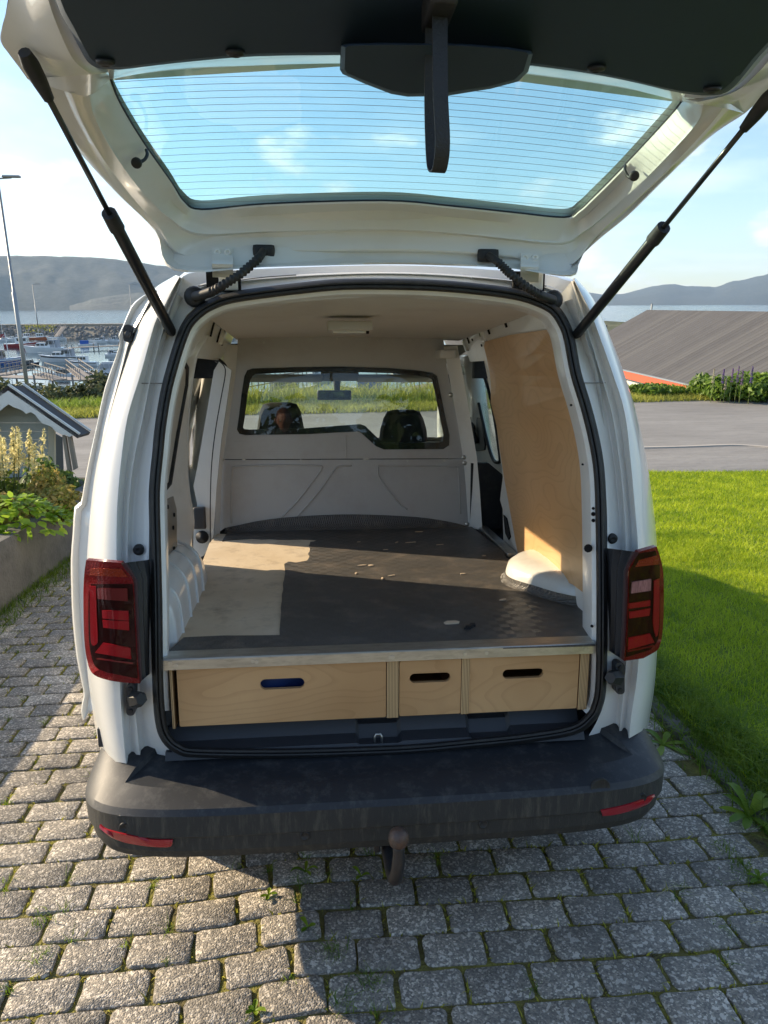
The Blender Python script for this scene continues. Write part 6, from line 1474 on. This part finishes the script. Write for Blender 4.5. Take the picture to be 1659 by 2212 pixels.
def gangway(x0, y0, x1, y1, d0, d1, lab):
    a, b_ = wat(x0, y0, d=d0), wat(x1, y1, d=d1); o = empty('gangway', lab, 'gangway', 'gangways', loc=a); v = b_-a; s = Vector((-v.y, v.x, 0)).normalized()*.6
    MB().prism([-s, v-s, v+s, s], (0, 0, .1)).build('deck', WOOD, o)
    for sg in (-1, 1):
        r = MB(); n_ = 7
        for k in range(n_+1): c = v*k/n_+s*sg; r.tube([c, c+Vector((0, 0, 1.0))], .035, 4)
        for h in (.5, 1.0): r.tube([s*sg+Vector((0, 0, h)), v+s*sg+Vector((0, 0, h))], .04, 4)
        r.build('railing', WOOD, o)
gangway(840, 850, 960, 830, 34, 46, 'timber gangway with rails seen at the right of the bulkhead window')
gangway(0, 812, 60, 800, 72, 78, 'slanting timber gangway at the left edge')
gangway(85, 808, 130, 822, 74, 70, 'slanting timber gangway right of the lamp pole')
gangway(158, 798, 190, 822, 78, 70, 'slanting gangway between the small boats')
gangway(122, 728, 138, 706, 200, 214, 'steep gangway climbing the breakwater')
gangway(560, 862, 640, 842, 32, 40, 'pale gangway seen at the left of the bulkhead window')
# far rocky point with shed seen through the side door: a timber frame
b0_ = wat(1035, 850, d=45)
gangway(1015, 842, 1075, 820, 40, 52, 'timber gangway seen through the right sliding door window')

# ------------------------------------------------------------------ boathouse with the long grey roof
hv = 736.                                                        # vanishing point of the ridge
hd = M3 @ ray(hv, 657); hd.z = 0; hd.normalize(); rt2 = Vector((hd.y, -hd.x, 0))
def bp_(lat, dist, drop): p = CW+rt2*lat+hd*dist; return Vector((p.x, p.y, CW.z-drop))
bh = empty('boathouse', 'long low boathouse with a corrugated dark grey roof and red fascia, right of the van', 'boathouse', loc=bp_(26, 60, 8))
inv = Matrix.Translation(-bp_(26, 60, 8))
ROOF = mat('grey_roof_sheet', (.070, .068, .068), .75, dirt=(.11, .105, .10), dscale=.8, damt=.4, bump=.2, bscale=3)
REDF = mat('red_fascia', (.55, .085, .035), .6); REDW = mat('red_wall', (.24, .03, .03), .7)
far_, nr_ = 71.5, 30.
E0 = lambda s: bp_(22.0, s, 4.92); K0 = lambda s: bp_(30.0, s, .56)
up_ = (K0(50)-E0(50)); nrm = hd.cross(up_).normalized(); nrm = nrm if nrm.z > 0 else -nrm
nrib = 70; w_ = (far_-nr_)/nrib
vs = []; 
cols = []
for k in range(nrib):                                            # every sheet is a shallow pan with a raised seam
    s = far_-k*w_
    for ds, dh in ((0, 0), (w_*.12, .02), (w_*.24, 0), (w_*.98, 0)):
        cols.append([inv @ (E0(s-ds)+nrm*dh), inv @ (K0(s-ds)+nrm*dh)])
rfm = [ROOF]+[mat('grey_roof_sheet_'+t_, c_, .75, dirt=(.11, .105, .10), dscale=.8, damt=.4) for t_, c_ in (('dark', (.062, .060, .060)), ('pale', (.080, .078, .076)))]
ro_ = MB().loft(cols).build('roof', ROOF, bh, mats=rfm); rq = random.Random(2); pan = [rq.choice((0, 0, 1, 2)) for _ in range(nrib+1)]
for pg in ro_.data.polygons: pg.material_index = pan[pg.index//4]
bk = lambda s: bp_(38.0, s, 4.92)
MB().add([inv @ p for p in (K0(far_), bk(far_), bk(nr_), K0(nr_))], [(0, 1, 2, 3)]).build('roof', ROOF, bh)
dn = Vector((0, 0, 1))
MB().prism([inv @ p for p in (E0(far_)-dn*.08, E0(nr_)-dn*.08, E0(nr_)-dn*.62, E0(far_)-dn*.62)], rt2*-.08).build('fascia', REDF, bh)
MB().prism([inv @ p for p in (E0(far_)+dn*.02, E0(nr_)+dn*.02, E0(nr_)-dn*.07, E0(far_)-dn*.07)], rt2*-.16).build('gutter', LP, bh)
wl0 = lambda s, dz: bp_(22.6, s, 4.92+dz)
MB().prism([inv @ p for p in (wl0(far_-.4, .4), wl0(nr_, .4), wl0(nr_, 4), wl0(far_-.4, 4))], rt2*.2).build('wall', REDW, bh)
MB().prism([inv @ p for p in (bp_(22.6, far_-.4, 4.7), bp_(30, far_-.4, .75), bp_(37.4, far_-.4, 4.7), bp_(37.4, far_-.4, 8.9), bp_(22.6, far_-.4, 8.9))], hd*-.2).build('wall', REDW, bh)
MB().prism([inv @ p for p in (bp_(22.6, nr_+.2, 4.98), bp_(30, nr_+.2, .75), bp_(37.4, nr_+.2, 4.98), bp_(37.4, nr_+.2, 8.9), bp_(22.6, nr_+.2, 8.9))], hd*.2).build('wall', REDW, bh)
for s0, s1, m_, nm in ((63, 61.5, GEL, 'window'), (59.2, 52.5, mat('pale_door', (.60, .60, .54), .6), 'door'), (51.5, 50.6, mat('yellow_sign', (.6, .5, .05), .6), 'sign_board'), (50.2, 47, mat('door_white', (.5, .5, .48), .6), 'door')):
    MB().prism([inv @ p for p in (bp_(22.55, s0, 5.6), bp_(22.55, s1, 5.6), bp_(22.55, s1, 7.6), bp_(22.55, s0, 7.6))], rt2*-.03).build(nm, m_, bh)
for q in ((K0(far_)+Vector((0, 0, .02)), 'roof_vent'),):
    c_ = inv @ q[0]; MB().tube([c_+hd*-1.0, c_+hd*-1.0+Vector((0, 0, .55))], .09, 8).build('roof_vent', LP, bh)
# second smaller roof edge beyond
MB().prism([inv @ p for p in (bp_(24.5, far_+.2, 3.5), bp_(26.2, far_+.2, 2.5), bp_(26.2, far_+.2, 1.95), bp_(24.5, far_+.2, 2.9))], hd*.4).build('gable_board', ROOF, bh)
tag(MB().loft([[bp_(l, s, 8.85) for s in (20, 90)] for l in (10, 60)]).build('yard', EARTH, None), 'yard around the boathouse', kind='structure')

# ------------------------------------------------------------------ hills
HL1 = mat('hill_heath', (.020, .032, .030), .95, col2=(.065, .070, .066), nscale=.05, detail=14, mix=.35)
def hill(sky_px, foot_y, d0, d1, name, lab, seed, rough=.05):
    from mathutils import noise
    nx_ = 220; nz_ = 24; X = np.linspace(sky_px[0][0], sky_px[-1][0], nx_); top = np.interp(X, [q[0] for q in sky_px], [q[1] for q in sky_px])
    cols = []
    for i, (x, ty) in enumerate(zip(X, top)):
        c = []
        n0 = noise.fractal(Vector((x*.03+seed, 0, 0)), .9, 2.1, 5)*2.0
        T = wat(x, ty+n0, d=d1)
        for j in range(nz_):
            t = j/(nz_-1); d = d0+(d1-d0)*t**.8; f = wat(x, foot_y, d=d1); dr = Vector((f.x-CW.x, f.y-CW.y, 0)).normalized()
            h = (T.z-ZS)*(t**.75); h += (T.z-ZS)*rough*noise.fractal(Vector((x*.02+seed, t*3.3, seed)), .8, 2.2, 6)*math.sin(math.pi*t)
            wob = noise.noise(Vector((x*.012, seed, 3.3)))*.15*(d1-d0)*(1-t)
            c.append(Vector((CW.x, CW.y, 0))+dr*(d+wob)+Vector((0, 0, ZS-.5+max(0, h))))
        c.append(Vector((CW.x, CW.y, 0))+(c[-1]-Vector((CW.x, CW.y, c[-1].z))).normalized()*(d1*1.06)+Vector((0, 0, ZS)))
        cols.append(c)
    o = MB().loft(cols).build(name, HL1, None, True); tag(o, lab, kind='structure'); return o
hill([(-1500,661),(-1100,625),(-700,600),(-420,585),(-200,560),(-60,553),(0,553),(60,552),(110,553),(160,554),(220,556),(262,560),(300,566),(340,571),(380,577),(430,588),(520,610),(640,640),(720,660)], 663, 2900, 3500, 'hill', 'broad blue grey hill across the water, left of the van', 1.3)
hill([(150,661),(200,646),(230,641),(262,636),(300,632),(350,636),(420,645),(500,658)], 664, 2300, 2650, 'hill', 'low rocky foreland in front of the left hill', 6.1, .12)
hill([(900,652),(1100,641),(1200,636),(1275,633),(1310,636),(1349,634),(1376,626),(1403,619),(1430,615),(1452,613),(1479,618),(1547,619),(1569,610),(1615,600),(1658,590),(1760,572),(1950,560),(2300,590),(2900,618),(3600,652)], 656, 5200, 6600, 'hill', 'long blue hills across the fjord, right of the van', 4.4, .10)

# hedge and trees behind the photographer, mirrored in panes and paint
HG = leafmat('hedge_leaf', (.015, .035, .008), (.05, .09, .02), .2, .6, 1.5)
for k, (x, y, r) in enumerate(((-4.6, -8.6, 1.5), (-2.6, -9.0, 1.6), (-.4, -8.8, 1.6), (1.8, -9.1, 1.7), (4.0, -8.7, 1.6), (6.2, -8.2, 1.5))):
    o = empty('bush', ('first', 'second', 'third', 'fourth', 'fifth', 'sixth')[k]+' tall dark hedge bush from the wall side, behind the photographer', 'bush', 'hedge behind the camera', mw=M @ Matrix.Translation((x, y, 0)))
    q, nr = blob_pts(1500, (r*.9, r*.7, 2.9), 10); leafobj('foliage', q, nr, .22, HG, o); MB().tube([(0, 0, -.1), (0, 0, 1.6)], .08, 6).build('trunk', STM, o)
# haze
hz = MB().box((-8990, -8990, ZS-2.), (8990, 8990, 480)).build('haze', None)
hz.data.materials.clear(); hm = bpy.data.materials.new('haze_air'); hm.use_nodes = True; nt = hm.node_tree; nt.nodes.clear()
pv = nt.nodes.new('ShaderNodeVolumePrincipled'); pv.inputs['Color'].default_value = (.52, .74, 1, 1); pv.inputs['Density'].default_value = .00008; pv.inputs['Anisotropy'].default_value = .2
oo = nt.nodes.new('ShaderNodeOutputMaterial'); nt.links.new(pv.outputs[0], oo.inputs['Volume']); hz.data.materials.append(hm); tag(hz, 'thin blue haze over the fjord', 'haze', kind='stuff')

# ------------------------------------------------------------------ the photographer, mirrored in the bulkhead pane
def person():
    sk = empty('person', 'person in a dark grey T-shirt holding a phone, mirrored in the bulkhead window', 'person', mw=M @ Matrix.Translation((-.46, -2.42, 0)))
    J = {'pel': (0, 0, .95), 'sp': (0, .01, 1.15), 'ch': (0, .0, 1.36), 'nk': (0, .01, 1.50), 'lh': (-.10, 0, .90), 'lk': (-.12, .02, .50), 'la': (-.13, 0, .09), 'lt': (-.14, .14, .03), 'rh': (.10, 0, .90), 'rk': (.12, .02, .50), 'ra': (.13, 0, .09), 'rt': (.14, .14, .03),
         'ls': (-.19, 0, 1.42), 'le': (-.24, .08, 1.16), 'lw': (-.06, .30, 1.30), 'rs': (.19, 0, 1.42), 're': (.24, .08, 1.16), 'rw': (.10, .30, 1.30)}
    Rd = {'pel': .15, 'sp': .135, 'ch': .155, 'nk': .058, 'lh': .095, 'lk': .062, 'la': .045, 'lt': .035, 'rh': .095, 'rk': .062, 'ra': .045, 'rt': .035, 'ls': .062, 'le': .043, 'lw': .03, 'rs': .062, 're': .043, 'rw': .03}
    E_ = [('pel','sp'),('sp','ch'),('ch','nk'),('pel','lh'),('lh','lk'),('lk','la'),('la','lt'),('pel','rh'),('rh','rk'),('rk','ra'),('ra','rt'),('ch','ls'),('ls','le'),('le','lw'),('ch','rs'),('rs','re'),('re','rw')]
    ks = list(J); me = bpy.data.meshes.new('body'); me.from_pydata([J[k] for k in ks], [(ks.index(a), ks.index(b)) for a, b in E_], [])
    o = bpy.data.objects.new('body', me); C.objects.link(o); o.parent = sk
    m = o.modifiers.new('s', 'SKIN'); 
    for i, k in enumerate(ks): me.skin_vertices[0].data[i].radius = (Rd[k], Rd[k]*(.72 if k in ('pel', 'sp', 'ch') else 1)); me.skin_vertices[0].data[i].use_root = (k == 'pel')
    o.modifiers.new('u', 'SUBSURF').levels = 2; o.modifiers['u'].render_levels = 2
    skin = mat('skin', (.48, .26, .18), .5); shirt = mat('shirt', (.10, .085, .09), .9); jeans = mat('trousers', (.04, .05, .08), .9); hair = mat('hair', (.13, .055, .03), .8, bump=.5, bscale=120)
    bpy.context.view_layer.update(); dg = bpy.context.evaluated_depsgraph_get(); me2 = bpy.data.meshes.new_from_object(o.evaluated_get(dg)); o.modifiers.clear(); o.data = me2
    me2.materials.clear(); [me2.materials.append(q) for q in (skin, shirt, jeans)]
    for p in me2.polygons:
        c = p.center; arm = abs(c.x) > .2 or c.y > .12
        p.material_index = 2 if c.z < .98 and not (c.y > .13 and c.z > .9) else (0 if c.z > 1.475 or (c.z < 1.27 and arm) or c.y > .13 else 1); p.use_smooth = True
        if c.z < .1: p.material_index = 1
    hd_ = MB(); rows = []
    for k in range(17):
        t = k/16*math.pi; z = math.cos(t); row = []
        for j in range(20):
            a = 2*math.pi*j/20; r = math.sin(t); x, y = r*math.cos(a)*.077, r*math.sin(a)*.098
            if y > 0 and z < 0: x *= 1+.25*z; y *= .93
            if z < -.2: x *= .93+.1*z
            nose = math.exp(-((a-math.pi/2)/.16)**2)*math.exp(-((z+.12)/.22)**2)*.022; brow = math.exp(-((z-.12)/.08)**2)*.004*(y > 0); eye = -math.exp(-((abs(a-math.pi/2)-.36)/.14)**2)*math.exp(-((z-.02)/.08)**2)*.007; mouth = math.exp(-((a-math.pi/2)/.3)**2)*math.exp(-((z+.5)/.06)**2)*.004
            row.append(Vector((x, y+nose+brow+eye+mouth, z*.118)))
        rows.append(row)
    hd_.loft(rows, closed=True); h = hd_.build('head', skin, sk, True); h.location = (0, .03, 1.655); h.rotation_euler = (-.25, 0, 0)
    hr_ = MB().loft([[v*1.06+Vector((0, -.006, .006)) for v in r[0:]] for r in [[q if not (q.y > .045 and q.z < .075) and q.z > -.05 else q*.90 for q in rr_] for rr_ in rows[:11]]], closed=True).build('hair', hair, h, True)
    for s in (-1, 1):
        MB().lathe((s*.076, -.005, .0), (s, -.2, 0), [(.012, -.004), (.026, .004), (.022, .012), (.008, .008)], 12).build('ear', skin, h, True)
        MB().lathe((s*.030, .088, .012), (0, 1, 0), [(.010, -.006), (.010, .0), (.006, .003)], 10).build('eye', mat('eye_white', (.5, .5, .48), .3), h, True)
        w = Vector((-.06 if s < 0 else .10, .30, 1.30)); hb3 = MB().box((w.x-.018-.012*s, w.y-.02, w.z-.01), (w.x+.018-.012*s, w.y+.03, w.z+.09), bev=.015)
        for f in range(4):
            z_ = w.z+.02+.02*f; hb3.tube([(w.x-.02*s, w.y+.02, z_), (w.x-.045*s, w.y+.045, z_+.004), (w.x-.06*s, w.y+.03, z_+.002)], [.009, .0085, .007], 6)
        hb3.tube([(w.x-.01*s, w.y-.005, w.z+.03), (w.x-.035*s, w.y-.01, w.z+.055), (w.x-.05*s, w.y+.005, w.z+.065)], [.011, .0095, .008], 6)
        hb3.build('hand', skin, sk, True)
    return sk
person()
ph = MB().box((-.475, -2.105, 1.33), (-.40, -2.097, 1.48), bev=.003).build('phone', RUBBER, None, True); ph.matrix_world = M; tag(ph, 'dark phone held up by the mirrored person', 'phone')
